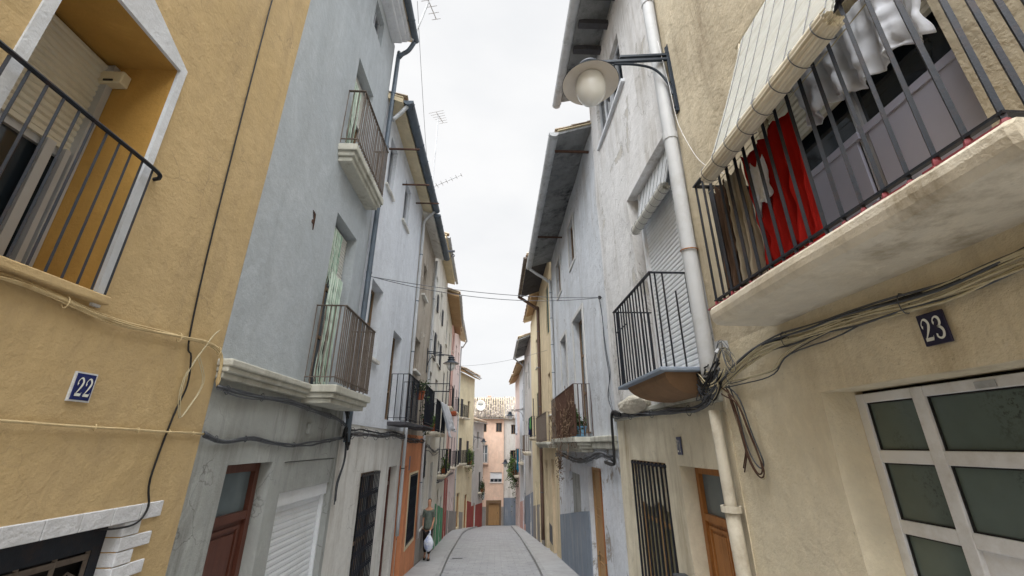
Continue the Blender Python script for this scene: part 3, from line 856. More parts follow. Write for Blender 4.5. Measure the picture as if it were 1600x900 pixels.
# white painted blocks round the street door
mb = MB()
z0 = 2.058
for i in range(9):
    a = 1.42+.2*i; b = min(a+.196, 3.2)
    F.box(mb, a, b, -.02, .016, z0, z0+.092)
for i in range(26):
    z = z0-.078*(i+1); w = (.12 if i % 2 == 0 else .235); dp = (.165 if i % 2 == 0 else .09)
    F.box(mb, 2.925, 2.93+w, -dp, .014+.002*(i % 2), z+.003, z+.075)
mb.build('block_surround', M['tile_paint'], H, bevel=.004)
d = F.grille(H, 1.32, 2.86, -.1, 1.93, -.10, 'iron_brown', .19, True, .010, 'iron_door')
mb = MB(); F.box(mb, 1.31, 2.925, -.12, -.08, 1.93, 2.055); F.box(mb, 2.86, 2.925, -.12, -.08, -.1, 1.93)
mb.build('door_frame', M['iron'], d)
mb = MB(); F.box(mb, 1.31, 2.925, -.168, -.16, -.1, 2.05); mb.build('door_leaf', M['dark'], d)
plate('number_plate', 'blue enamel plate reading 22 in white, on the ochre yellow wall', F, 2.362, 2.792, .108, .137, '22', 'enamel_blue', 'enamel_white', 'tile_paint')

# ================================================================== L2 grey house
F, H = house('L', (XL, 3.42), (XL, 6.45), 'grey_house', 'pale blue grey house with two railed balconies, beside the ochre house')
F2 = F
F.wall(H, 'wall', M['greyblue'], 3.42, 6.45, 3.0, 10.4, [(5.1, 5.95, 3.16, 5.54, .24), (4.93, 5.72, 6.45, 8.27, .24), (5.22, 5.72, 9.45, 10.05, .15)], wob=.006, o=0, ends=True)
F.wall(H, 'ground_floor_wall', M['grey_low'], 3.42, 6.45, -.4, 3.0, [(3.86, 4.62, -.4, 2.34, .2), (4.88, 6.35, -.5, 2.33, .22)], wob=.012, o=-.012, follow=False)
F.door(H, 3.87, 4.61, -.05, 2.33, -.19, 'wood_red', .45, (1, 3), 'glass_pale')
mb = MB(); F.box(mb, 4.885, 6.345, -.2, -.03, 2.02, 2.32); mb.build('shutter_housing', M['grey_low'], H)
mb = MB(); F.box(mb, 4.885, 6.345, -.17, -.06, 1.88, 2.018); mb.build('shutter_lintel', M['shutter_white'], H)
F.slats(H, M['shutter_white'], 4.95, 6.30, -.1, 1.875, -.13, .065)
mb = MB(); F.box(mb, 4.885, 4.948, -.16, -.08, -.1, 1.878); mb.build('shutter_guide', M['shutter_white'], H); mb = MB(); F.box(mb, 6.302, 6.345, -.16, -.08, -.1, 1.878); mb.build('shutter_guide', M['shutter_white'], H)
# cornice with stepped profile
mb = MB()
F.box(mb, 3.40, 5.0, -.01, .12, 3.095, 3.155); F.box(mb, 3.41, 5.0, -.01, .095, 3.05, 3.096); F.box(mb, 3.42, 5.0, -.01, .055, 3.0, 3.051)
mb.build('cornice', M['cornice'], H, bevel=.012)
b = F.slab(H, 4.93, 6.32, .40, 2.95, 3.155, M['cornice'], 3)
F.railing(b, 4.97, 6.27, 0, .355, 3.19, 4.12, 'iron_brown', .062, .0065)
b = F.slab(H, 4.76, 6.2, .26, 6.20, 6.45, M['cornice'], 3)
F.railing(b, 4.79, 6.16, 0, .235, 6.49, 7.42, 'iron_brown', .07, .0065)
for (a, b_, z0, z1) in ((5.1, 5.95, 3.18, 5.52), (4.93, 5.72, 6.46, 8.25)):
    F.window(H, a+.01, b_-.01, z0, z1-.25, -.22, 'wood_frame', 'glass', .05, 1, 2, name='balcony_door')
    F.slats(H, M['shutter_w'], a+.02, b_-.02, z1-.75, z1-.02, -.15, .05)
F.window(H, 5.23, 5.71, 9.46, 10.04, -.13, 'alu', 'glass', .04, 1)
def bead(F, parent, s0, s1, z0, z1, o, mat='bead_green'):
    mb = MB(); n = int((s1-s0)/.026)
    for i in range(n):
        s = s0+(s1-s0)*i/n; ph = random.uniform(0, 6)
        pts = [F.P(s+.004*math.sin(k*1.3+ph), o+.012*math.sin(k*.9+ph)*k/14, z1-(z1-z0)*k/14) for k in range(15)]
        mb.tube(pts, [.0045+.003*(k % 2) for k in range(15)], 4)
    return mb.build('bead_curtain', M[mat], parent, merge=False)
bead(F, H, 5.0, 5.42, 3.17, 4.6, .10)
bead(F, H, 4.96, 5.35, 6.5, 7.9, -.05)
bead(F, H, 5.12, 5.6, 4.55, 5.4, -.08)
# top moulding + eave
mb = MB(); F.box(mb, 3.42, 6.32, -.01, .36, 10.40, 10.47); F.box(mb, 3.42, 6.30, -.01, .30, 10.33, 10.401); F.box(mb, 3.42, 6.28, -.01, .2, 10.27, 10.331)
mb.build('eave_moulding', M['white_l'], H, bevel=.02)
F.tiles(H, 3.42, 6.42, .42, 10.5, 4)
F.gutter(H, 3.42, 6.40, .44, 10.50, .07, 'zinc_dark')
F.pipe(H, [(6.36, .42, 10.42), (6.42, .3, 10.25), (6.46, .12, 10.1), (6.47, .09, 9.6), (6.47, .08, 3.2), (6.47, .08, 2.6)], .045, 'zinc_dark')
mb = MB()
for k in range(6):
    mb.tube(cr([F.P(4.42+.01*k, .004, 5.15-.015*k), F.P(4.47, .012, 5.13-.02*k), F.P(4.5, .004, 5.08-.03*k)], 4), .006, 5)
F.box(mb, 4.44, 4.49, -.004, .012, 5.0, 5.04)
mb.build('broken_bracket', M['iron_rust'], H)
mb = MB(); F.box(mb, 5.28, 5.38, -.012, .03, 2.62, 2.74); a = mb.build('junction_box', M['grey_low'], H, bevel=.006)

# ================================================================== L3 white house
F, H = house('L', (XL, 6.45), (XL, 10.7), 'white_house', 'bluish white rendered house with one small iron balcony, left of the orange front')
F3 = F
F.wall(H, 'wall', M['white_l'], 6.45, 10.7, 2.8, 9.0, [(7.0, 7.55, 7.35, 8.5, .16), (8.5, 9.1, 7.42, 8.5, .16), (6.95, 7.72, 3.95, 5.3, .25), (8.78, 9.62, 2.98, 4.83, .22)], wob=.01, ends=True)
F.wall(H, 'ground_floor_wall', M['white_w'], 6.45, 10.7, -1.0, 2.8, [(7.68, 8.78, -.15, 2.05, .18), (9.6, 10.42, -1.0, 2.06, .25)], wob=.012, o=-.01)
for (a, b_, z0, z1) in ((7.0, 7.55, 7.35, 8.5), (8.5, 9.1, 7.42, 8.5)):
    F.window(H, a, b_, z0, z1, -.12, 'alu', 'glass', .05, 1)
    F.sill(H, a-.05, b_+.05, z0, M['white_w'], .05, .05)
F.window(H, 6.96, 7.71, 3.96, 5.29, -.22, 'wood_frame', 'glass_pale', .05, 1, 1); F.sill(H, 6.9, 7.78, 3.95, M['white_w'], .07, .06)
F.window(H, 8.79, 9.61, 2.99, 4.82, -.2, 'wood_frame', 'glass', .06, 1, 2, name='balcony_door')
b = F.slab(H, 9.0, 10.3, .40, 2.88, 2.95, M['soffit_dark'], 0)
F.railing(b, 9.04, 10.26, 0, .37, 2.97, 3.92, 'iron', .12, .007)
F.grille(H, 7.69, 8.77, -.14, 2.04, .02, 'iron', .1, True, .007)
F.window(H, 7.69, 8.77, -.14, 2.04, -.14, 'wood_frame', 'glass', .06, 1, 1)
F.door(H, 9.61, 10.41, -.4, 2.05, -.22, 'wood_red', .35, (1, 3))
F.soffit(H, 6.45, 10.7, .30, 8.88, 9.0, M['soffit_cream'], .1)
F.tiles(H, 6.45, 10.7, .36, 9.02, 4)
F.gutter(H, 6.5, 10.7, .40, 8.98, .10, 'zinc_dark')
F.pipe(H, [(10.62, .36, 8.9), (10.64, .2, 8.75), (10.65, .08, 8.55), (10.65, .07, 8.0), (10.65, .07, 3.0), (10.65, .07, .6)], .04, 'pipe_grey')
F.pipe(H, [(6.58, .38, 8.92), (6.56, .25, 8.7), (6.53, .12, 8.5)], .04, 'zinc', clamps=False)
for s, z in ((6.9, 8.1), (8.2, 8.15), (9.7, 8.6)):
    mb = MB(); F.box(mb, s, s+.03, -.02, .62, z, z+.03); mb.build('iron_spur', M['iron_rust'], H)

# ================================================================== L4 orange ground floor
XB, XC, XD, XE, XF, XG = (-2.3, 13.8), (-2.42, 18.6), (-2.72, 24.2), (-2.9, 27.6), (-3.05, 33.8), (-2.0, 38.2)
F, H = house('L', (XL, 10.7), XB, 'orange_house', 'narrow stained house with an orange painted ground floor')
F4 = F
F.wall(H, 'wall', M['beige_worn'], 10.7, 13.8, 2.75, 8.9, [(11.2, 12.0, 4.4, 5.3, .2), (11.2, 12.1, 2.95, 4.2, .2), (11.6, 12.3, 6.7, 7.7, .2)], wob=.02, ends=True)
F.wall(H, 'ground_floor_wall', M['orange'], 10.7, 13.8, -1.4, 2.75, [(10.9, 11.6, -1.4, 2.0, .2), (12.05, 13.25, .1, 1.75, .14)], wob=.01, o=.01)
for a in ((11.2, 12.0, 4.4, 5.3), (11.6, 12.3, 6.7, 7.7)):
    F.window(H, *a, -.17, 'wood_frame', 'glass', .06, 1); F.sill(H, a[0]-.05, a[1]+.05, a[2], M['white_w'], .1, .06)
F.window(H, 11.2, 12.1, 2.95, 4.2, -.17, 'wood_frame', 'glass', .06, 1, 1, name='balcony_door')
F.grille(H, 12.05, 13.25, .1, 1.75, .02, 'iron', .1, True, .007); F.window(H, 12.05, 13.25, .1, 1.75, -.12, 'wood_frame', 'glass', .06, 1)
mb = MB(); F.box(mb, 11.98, 13.32, -.0, .03, .02, .1); F.box(mb, 11.98, 12.05, 0, .03, .1, 1.8); F.box(mb, 13.25, 13.32, 0, .03, .1, 1.8); F.box(mb, 12.05, 13.25, 0, .03, 1.75, 1.8)
mb.build('window_surround', M['soffit_cream'], H)
F.door(H, 10.91, 11.59, -.6, 1.98, -.18, 'shutter_w', .3, (1, 3))
b = F.slab(H, 10.95, 12.7, .46, 2.88, 2.96, M['soffit_dark'], 2)
F.railing(b, 10.98, 12.65, 0, .43, 2.98, 3.95, 'iron', .11, .007)
F.soffit(H, 10.7, 13.8, .32, 8.78, 8.9, M['white_w'], .1); F.tiles(H, 10.7, 13.8, .38, 8.92, 4); F.gutter(H, 10.7, 13.8, .42, 8.88, .10, 'zinc_dark')
F.pipe(H, [(13.7, .07, 8.7), (13.7, .07, 3.0), (13.7, .07, 0)], .04, 'pipe_grey')
plate('number_plate', 'small purple blue enamel house number plate on the orange ground floor wall', F, 11.83, 2.05, .16, .34, '', 'enamel_grey', 'enamel_white')

# ================================================================== L5 .. L8, receding left fronts
def mid(F, H, wallm, s0, s1, ztop, holes, lowm=None, zlow=None, depth=.2, wob=.012):
    hl = [(a, b, c, d, depth) for (a, b, c, d, k) in holes]
    zb = g(max(s0, s1))-.5
    F.wall(H, 'wall', M[wallm], s0, s1, zb, ztop, hl, wob=wob, ends=True, step=.8)
    for (a, b, c, d, k) in holes:
        if k == 'win': F.window(H, a, b, c, d, -depth+.03, 'wood_frame', 'glass', .06, 1); F.sill(H, a-.05, b+.05, c, M['white_w'], .05, .05)
        elif k == 'pale': F.window(H, a, b, c, d, -depth+.03, 'alu', 'glass_pale', .06, 1)
        elif k == 'dk': F.slats(H, M['shutter_dk'], a, b, c, d, -.03, .07, 'shutter'); F.sill(H, a-.05, b+.05, c, M['white_w'], .05, .05)
        elif k == 'gr': F.slats(H, M['shutter_green'], a, b, c, d, -.05, .07, 'shutter')
        elif k == 'rol': F.slats(H, M['shutter_w'], a, b, c+(d-c)*.35, d, -.08, .06); F.window(H, a, b, c, d, -depth+.03, 'alu', 'glass', .05, 1)
        elif k == 'door': F.door(H, a, b, c, d, -depth+.02, 'wood', .35, (1, 3))
        elif k == 'doorr': F.door(H, a, b, c, d, -depth+.02, 'wood_red', .35, (1, 3))
        elif k == 'doorp': F.door(H, a, b, c, d, -depth+.02, 'wood_pale', .3, (1, 3))
        elif k == 'grille': F.grille(H, a, b, c, d, .02, 'iron', .12, False, .007); F.window(H, a, b, c, d, -depth+.03, 'wood_frame', 'glass', .06, 1)
def dado(F, H, mat, s0, s1, h0, h1=None, o=.02, name='dado', cuts=()):
    """painted or rendered base band that follows the slope; top at h above the ground"""
    mb = MB(); h1 = h1 or h0
    pts = [s0]+[s0+(s1-s0)*i/6 for i in range(1, 6)]+[s1]
    segs = []
    for a, b in zip(pts, pts[1:]):
        segs.append((a, b))
    for c in cuts:
        ns = []
        for a, b in segs:
            if b <= c[0] or a >= c[1]: ns.append((a, b))
            else:
                if a < c[0]: ns.append((a, c[0]))
                if b > c[1]: ns.append((c[1], b))
        segs = ns
    for a, b in segs:
        za, zb = g(F.P(a, 0, 0).y), g(F.P(b, 0, 0).y)
        ha = h0+(h1-h0)*(a-s0)/(s1-s0); hb = h0+(h1-h0)*(b-s0)/(s1-s0)
        mb.hexa([F.P(a, -.02, za-.3), F.P(b, -.02, zb-.3), F.P(b, o, zb-.3), F.P(a, o, za-.3),
                 F.P(a, -.02, za+ha), F.P(b, -.02, zb+hb), F.P(b, o, zb+hb), F.P(a, o, za+ha)])
    return mb.build(name, M[mat], H)

F, H = house('L', XB, XC, 'white_house', 'tall warm white house whose balconies have dark slatted shutters, past the orange front')
F5 = F
mid(F, H, 'white_w', 13.8, 18.6, 9.75,
    [(14.3, 15.0, 7.3, 8.5, 'rol'), (16.2, 16.9, 7.3, 8.5, 'rol'), (14.3, 15.0, 5.5, 6.4, 'win'), (16.2, 16.9, 5.5, 6.4, 'win'),
     (14.3, 15.1, 2.95, 4.9, 'win'), (16.2, 17.0, 2.95, 4.9, 'win'), (14.3, 15.0, .1, 2.4, 'win'), (16.3, 17.1, -1.3, 1.9, 'doorr')])
dado(F, H, 'grey_d', 13.8, 18.6, 1.35, 1.35, cuts=((16.3, 17.1),))
for s in (14.25, 16.15):
    mb = MB(); F.box(mb, s+.75, s+1.2, .02, .05, 5.4, 6.4); mb.build('shutter', M['shutter_dk'], H)
    mb = MB(); F.box(mb, s+.75, s+1.1, .02, .05, 7.25, 7.9); mb.build('shutter', M['shutter_dk'], H)
b = F.slab(H, 14.0, 15.4, .38, 2.78, 2.9, M['slab'], 2); F.railing(b, 14.03, 15.37, 0, .35, 2.92, 3.9, 'iron', .12, .008)
b = F.slab(H, 15.9, 17.3, .38, 2.78, 2.9, M['slab'], 2); F.railing(b, 15.93, 17.27, 0, .35, 2.92, 3.9, 'iron', .12, .008)
F.soffit(H, 13.8, 18.6, .34, 9.7, 9.78, M['soffit_cream'], .1); F.tiles(H, 13.8, 18.6, .42, 9.86, 4); F.gutter(H, 13.8, 18.6, .44, 9.78, .06, 'zinc')

F, H = house('L', XC, XD, 'white_house', 'white house with an ochre soffit and a green painted base')
F6 = F
mid(F, H, 'white_w', 18.6, 24.2, 9.2,
    [(19.3, 20.1, 7.0, 8.2, 'win'), (21.8, 22.5, 7.0, 8.2, 'win'), (19.3, 20.2, 4.3, 5.7, 'dk'), (21.8, 22.7, 4.4, 6.2, 'dk'), (19.3, 20.2, 1.4, 3.2, 'dk'), (21.8, 22.7, 1.4, 3.3, 'dk'), (19.4, 20.3, -1.9, .7, 'doorp'), (21.8, 22.7, -2.0, .2, 'gr')])
dado(F, H, 'green_d', 18.6, 24.2, 1.7, 1.5, cuts=((19.4, 20.3), (21.8, 22.7)))
for s0, s1, z in ((19.0, 20.5, 1.3), (21.5, 23.0, 1.3), (21.5, 23.0, 4.3)):
    b = F.slab(H, s0, s1, .35, z-.14, z, M['slab'], 2); F.railing(b, s0+.03, s1-.03, 0, .32, z+.02, z+1, 'iron', .13, .009)
F.soffit(H, 18.6, 24.2, .55, 9.1, 9.25, M['soffit_ochre'], .08); F.tiles(H, 18.6, 24.2, .62, 9.3, 4); F.gutter(H, 18.6, 24.2, .64, 9.2, .06, 'zinc')

F, H = house('L', XD, XE, 'pink_house', 'narrow pink house with a red painted base and doorway')
F7 = F
mid(F, H, 'pink', 24.2, 27.6, 9.6, [(25.6, 26.4, 8.0, 9.1, 'dk'), (25.6, 26.4, 4.4, 6.0, 'dk'), (25.6, 26.4, 1.2, 3.0, 'dk'), (25.5, 26.5, -2.3, .1, 'doorr')])
dado(F, H, 'red_d', 24.2, 27.6, 3.2, 3.0, cuts=((25.5, 26.5),))
b = F.slab(H, 25.2, 26.8, .4, 4.15, 4.35, M['terracotta'], 2)
F.soffit(H, 24.2, 27.6, .4, 9.5, 9.65, M['soffit_ochre'], .08); F.tiles(H, 24.2, 27.6, .46, 9.7, 4)

F, H = house('L', XE, XF, 'rosy_house', 'rosy white house with dark shutters and a grey stone base')
F8 = F
mid(F, H, 'pinkwhite', 27.6, 33.8, 10.5,
    [(29.0, 29.9, 7.6, 9.2, 'win'), (31.6, 32.5, 7.6, 9.2, 'win'), (29.0, 29.9, 4.6, 6.4, 'dk'), (31.6, 32.5, 4.6, 6.4, 'dk'), (29.0, 29.9, 1.2, 3.0, 'dk'), (31.6, 32.5, 1.2, 3.0, 'dk'), (29.0, 29.9, -2.7, -.3, 'doorr'), (31.6, 32.4, -3.0, -.9, 'win')])
dado(F, H, 'grey_d', 27.6, 33.8, 1.4, 1.3, cuts=((29.0, 29.9),))
b = F.slab(H, 28.7, 30.2, .35, 1.0, 1.15, M['slab'], 2); F.railing(b, 28.73, 30.17, 0, .32, 1.17, 2.1, 'iron', .13, .01)
b = F.slab(H, 28.7, 30.2, .35, 4.4, 4.55, M['slab'], 2); F.railing(b, 28.73, 30.17, 0, .32, 4.57, 5.5, 'iron', .13, .01)
b = F.slab(H, 31.2, 32.9, .35, 1.0, 1.15, M['slab'], 2); F.railing(b, 31.23, 32.87, 0, .32, 1.17, 2.1, 'iron', .13, .01)
F.soffit(H, 27.6, 33.8, .42, 10.45, 10.6, M['soffit_cream'], .08); F.tiles(H, 27.6, 33.8, .5, 10.65, 4); F.gutter(H, 27.6, 33.8, .52, 10.55, .06, 'zinc')
F.pipe(H, [(33.7, .5, 10.5), (33.75, .2, 10.0), (33.75, .08, 9.7), (33.75, .08, 5), (33.75, .08, -2)], .05, 'pipe_grey')

F, H = house('L', XF, XG, 'cream_house', 'cream yellow house with a broad tiled eave beside the rosy house')
F9 = F
mid(F, H, 'cream_y', 33.8, 38.2, 8.1, [(34.5, 35.2, 4.6, 6.0, 'dk'), (36.4, 37.1, 4.6, 6.0, 'win'), (34.5, 35.2, 1.2, 3.0, 'dk'), (36.4, 37.1, 1.0, 2.8, 'dk'), (34.5, 35.2, -3.2, -.9, 'doorp'), (36.4, 37.1, -3.6, -1.2, 'door')])
dado(F, H, 'grey_d', 33.8, 36.0, 1.3, 1.2, cuts=((34.5, 35.2),)); dado(F, H, 'red_d', 37.1, 38.2, 2.0, 1.9)
b = F.slab(H, 34.1, 35.6, .35, 1.0, 1.15, M['slab'], 2); F.railing(b, 34.13, 35.57, 0, .32, 1.17, 2.1, 'iron', .13, .01)
b = F.slab(H, 34.1, 35.6, .35, 4.4, 4.55, M['slab'], 2); F.railing(b, 34.13, 35.57, 0, .32, 4.57, 5.5, 'iron', .13, .01)
b = F.slab(H, 36.0, 37.5, .4, .8, .95, M['slab'], 2); F.railing(b, 36.03, 37.47, 0, .37, .97, 1.9, 'iron', .13, .01)
F.soffit(H, 33.8, 38.2, .5, 8.0, 8.2, M['soffit_ochre'], .08); F.tiles(H, 33.8, 38.2, .56, 8.25, 4); F.gutter(H, 33.8, 38.2, .6, 8.15, .06, 'zinc')

F, H = house('L', XG, (-1.2, 42.0), 'corner_house', 'low pale house with a red base on the left street corner')
F10 = F
mid(F, H, 'grey_w', 38.2, 42.0, 4.4, [(39.6, 40.2, 2.2, 3.6, 'win'), (40.6, 41.2, -1.4, .2, 'dk'), (39.0, 39.6, -4.3, -2.1, 'doorp')])
dado(F, H, 'red_d', 38.2, 42.0, 1.6, 1.9, cuts=((39.0, 39.6),))
F.soffit(H, 38.2, 42.0, .3, 4.35, 4.45, M['white_w'], .08); F.tiles(H, 38.2, 42.05, .36, 4.5, 3); F.gutter(H, 38.2, 42.0, .38, 4.42, .05, 'zinc')
b = F.slab(H, 40.3, 41.5, .3, -1.55, -1.42, M['slab'], 2)

# ================================================================== RIGHT 23
F, H = house('R', (XR, -9), (XR, 3.85), 'sand_house', 'rough sand coloured house with a white glazed garage door, nearest on the right')
G1 = F
F.wall(H, 'wall', M['sand'], -9, 3.85, -.3, 3.36, [(.2, 2.66, -.3, 2.82, .27)], wob=.022, ends=True)
F.wall(H, 'upper_wall', M['sand_up'], -9, 3.85, 3.36, 9.6, [(1.33, 2.62, 3.47, 5.05, .2)], wob=.018, ends=True)
# garage door: white frame, frosted panes
fr = MB(); GG = MB(); o = -.27+.01; t = .05
rows = [(2.72, 2.80), (2.40, 2.445), (2.03, 2.10)]
mull = [(2.60, 2.66), (2.215, 2.285), (1.60, 1.68), (.92, .99), (.2, .26)]
for a, b in mull: F.box(fr, a, b, o, o+t, -.1, 2.80)
cols = [(b[1], a[0]) for a, b in zip(mull, mull[1:])]
zr = [(2.745, 2.80), (2.40, 2.47), (2.03, 2.10), (1.62, 1.70), (-.1, .05)]
for (a, b) in cols:
    for z0, z1 in zr: F.box(fr, a, b, o+.002, o+t-.002, z0, z1)
gd = fr.build('garage_door', M['pvc'], H, bevel=.005)
for ci, (a, b) in enumerate(cols):
    for k, ((z0, _), (_, z1)) in enumerate(zip(zr, zr[1:])):
        top, bot = zr[k][0], zr[k+1][1]
        mb = MB(); F.box(mb, a-.003, b+.003, o+.018, o+.024, bot-.003, top+.003)
        mt = 'glass_frost' if not (k >= 3 or (k == 2 and ci == 1)) else 'pvc'
        mb.build('door_pane' if mt == 'glass_frost' else 'door_panel', M[mt], gd)
        if mt == 'glass_frost':
            mb = MB()
            for (q0, q1, q2, q3) in ((a, a+.008, bot, top), (b-.008, b, bot, top), (a+.008, b-.008, bot, bot+.008), (a+.008, b-.008, top-.008, top)):
                F.box(mb, q0, q1, o+.024, o+.034, q2, q3)
            mb.build('gasket', M['black'], gd)
mb = MB(); F.box(mb, 1.86, 1.95, o+t, o+t+.004, 2.752, 2.785); mb.build('maker_label', M['zinc'], gd)
# plate 23
plate('number_plate', 'dark navy enamel plate reading 23 in white, above the garage door', F, 1.842, 3.022, .125, .155, '23', 'enamel_navy', 'enamel_white')
# balcony 23
mb = MB(); s0, s1 = .965, 2.93
prof = [(-.02, 3.335), (.42, 3.335), (.475, 3.345), (.502, 3.375), (.51, 3.41), (.508, 3.445), (.49, 3.465), (-.02, 3.465)]
L = [s0, s0+.02]+[s0+.25*i for i in range(1, 8)]+[s1-.03, s1]
for i, (a, b) in enumerate(zip(L, L[1:])):
    for (p, q) in zip(prof, prof[1:]):
        def pp(s, pr):
            k = .975 if s in (s0, s1) else 1
            w = .006*noise.noise(Vector((s*4, pr[0]*5, pr[1]*5)))
            return F.P(s, pr[0]*k+w, pr[1]+w)
        mb.face([pp(a, p), pp(b, p), pp(b, q), pp(a, q)])
for s in (s0, s1): mb.face([pp(s, q) for q in prof])
bal = mb.build('balcony', M['slab'], H, smooth=False)
F.railing(bal, 1.005, 2.88, 0, .455, 3.46, 4.52, 'iron', .108, .0085, rail_w=.04)
for i in range(18):
    RP = MB()
    s = 1.005+(2.88-1.005)*i/17
    h = random.uniform(.02, .05)
    RP.lathe([(.016, 0), (.015, h*.6), (.0115, h)], F.P(s, .455, 3.463), 6)
    a = s; b = s+random.uniform(.03, .1)
    F.box(RP, a-.01, b, .43, .492, 3.460, 3.4685); RP.build('bar_foot', M['red_paint'], bal)
# french window behind the rail
wn = F.window(H, 1.34, 2.61, 3.48, 5.04, -.19, 'alu', 'glass', .06, 1, 0, name='balcony_door')
mb = MB()
for (a, b) in ((1.41, 1.93), (2.02, 2.55)):
    F.box(mb, a, b, -.16, -.135, 3.54, 4.28)
    F.box(mb, a-.03, b+.03, -.165, -.128, 4.28, 4.33)
mb.build('lower_panel', M['panel_grey'], wn)
F.slats(H, M['shutter_b'], 1.36, 2.60, 4.62, 5.04, -.10, .05)
# downpipe base, drips

# cane blind hung outside over the rail
T = thing('cane_blind', 'cream cane roller blind draped over the balcony rail, rolled thick at its foot', 'blind', G1.P(1.8, .3, 4.3))
def blind(F, parent, s0, s1, top, bot, roll_r, n, mat='reed', skew=0, rollm='reed_in'):
    mb = MB(); (o0, z0), (o1, z1) = top, bot
    P = []
    for i in range(n+1):
        t = i/n
        sg = .05*math.sin(pi*t)
        P.append((o0+(o1-o0)*t, z0+(z1-z0)*t-sg*.6, t))
    for i in range(n):
        (a, c, t), (b, d, u) = P[i], P[i+1]
        sk = skew*t
        h = Vector((b-a, d-c)); h.normalize(); nn = Vector((-h.y, h.x)) if h.x > 0 else Vector((h.y, -h.x))
        if nn.x < 0: nn = -nn
        m1 = (a+(b-a)*.25+nn.x*.009, c+(d-c)*.25+nn.y*.009); m2 = (a+(b-a)*.7+nn.x*.009, c+(d-c)*.7+nn.y*.009)
        pr = [(a, c), m1, m2, (b-(b-a)*.08, d-(d-c)*.08)]
        j = random.uniform(-.006, .006)
        for (p, q) in zip(pr, pr[1:]):
            L = [s0+(s1-s0)*k/4 for k in range(5)]
            for x0, x1 in zip(L, L[1:]):
                mb.face([F.P(x0+j, p[0], p[1]), F.P(x1+j, p[0], p[1]), F.P(x1+j, q[0], q[1]), F.P(x0+j, q[0], q[1])])
        mb.face([F.P(s0+j, a-nn.x*.003, c-nn.y*.003), F.P(s1+j, a-nn.x*.003, c-nn.y*.003), F.P(s1+j, b-nn.x*.003, d-nn.y*.003), F.P(s0+j, b-nn.x*.003, d-nn.y*.003)])
    sl = mb.build('slats', M[mat], parent)
    # roll = slats wound in a spiral
    RM = MB(); turns = 3.2; steps = int(turns*16)
    cx, cz = o1+.01, z1-roll_r*.6
    for i in range(steps):
        t = i/steps; r = roll_r*(.35+.65*t); an = 2*pi*turns*t
        r2 = roll_r*(.35+.65*(i+1)/steps); an2 = 2*pi*turns*(i+.86)/steps
        A = (cx+r*math.cos(an), cz+r*math.sin(an)); B = (cx+r2*math.cos(an2), cz+r2*math.sin(an2))
        mid_ = ((A[0]+B[0])/2+.004*math.cos((an+an2)/2), (A[1]+B[1])/2+.004*math.sin((an+an2)/2))
        j = random.uniform(-.012, .012)
        for p, q in ((A, mid_), (mid_, B)):
            RM.face([F.P(s0+j, *p), F.P(s1+j, *p), F.P(s1+j, *q), F.P(s0+j, *q)])
    RM.build('roll', M[rollm], parent, merge=False)
    CM = MB(); k = max(3, int((s1-s0)/.16))
    for i in range(k+1):
        s = s0+.05+(s1-s0-.1)*i/k
        CM.tube([F.P(s, a+.011, c+.004) for (a, c, t) in P[::max(1, n//12)]]+[F.P(s, cx+(roll_r+.006)*math.cos(u), cz+(roll_r+.006)*math.sin(u)) for u in [pi/2-.3*q for q in range(14)]], .003, 4)
    CM.build('cord', M['meter'], parent)
    return cx, cz
blind(G1, T, 1.29, 2.5, (.03, 5.75), (.56, 4.38), .062, 68)
mb = MB(); mb.tube([G1.P(2.53, .02, 5.8), G1.P(2.53, .1, 5.42)], .012, 6); mb.tube([G1.P(1.15, .03, 5.77), G1.P(2.58, .03, 5.77)], .014, 6)
mb.build('head_batten', M['reed_in'], T)

cloth('red_garment', 'bright red garment hanging behind the bars of the right balcony', G1.P(2.36, .37, 4.42), G1.P(1.84, .37, 4.42), .90, 'red_cloth', 5, .042, 3, .16, gather=.8)
cloth('white_garment', 'small white garment pinned over the red garment on the right balcony', G1.P(2.28, .415, 4.27), G1.P(2.12, .415, 4.25), .34, 'white_cloth', 2, .02, 5, .4)
cloth('beige_garment', 'pale beige trousers hanging at the far end of the right balcony', G1.P(2.58, .40, 4.38), G1.P(2.36, .40, 4.38), .88, 'beige_cloth', 3, .03, 6, .1, gather=.8)
cloth('brown_garment', 'dark brown garment hanging left of the beige trousers on the right balcony', G1.P(2.74, .40, 4.40), G1.P(2.56, .40, 4.38), .86, 'brown_cloth', 3, .03, 7, .1, gather=.8)
cloth('white_sheet', 'crumpled white cloth drying high in the open balcony doorway on the right', G1.P(1.98, .20, 4.78), G1.P(1.18, .2, 4.72), .46, 'white_cloth', 5, .045, 9, .5, gather=.9, nx=50)
mb = MB(); mb.tube(sag(G1.P(2.85, .38, 4.44), G1.P(1.05, .38, 4.46), .02), .004, 4); mb.tube(sag(G1.P(2.6, .2, 4.8), G1.P(1.0, .2, 4.78), .02), .004, 4)
tag(mb.build('washing_line', M['cable_cream']), 'thin washing lines strung across the right balcony', 'washing line')

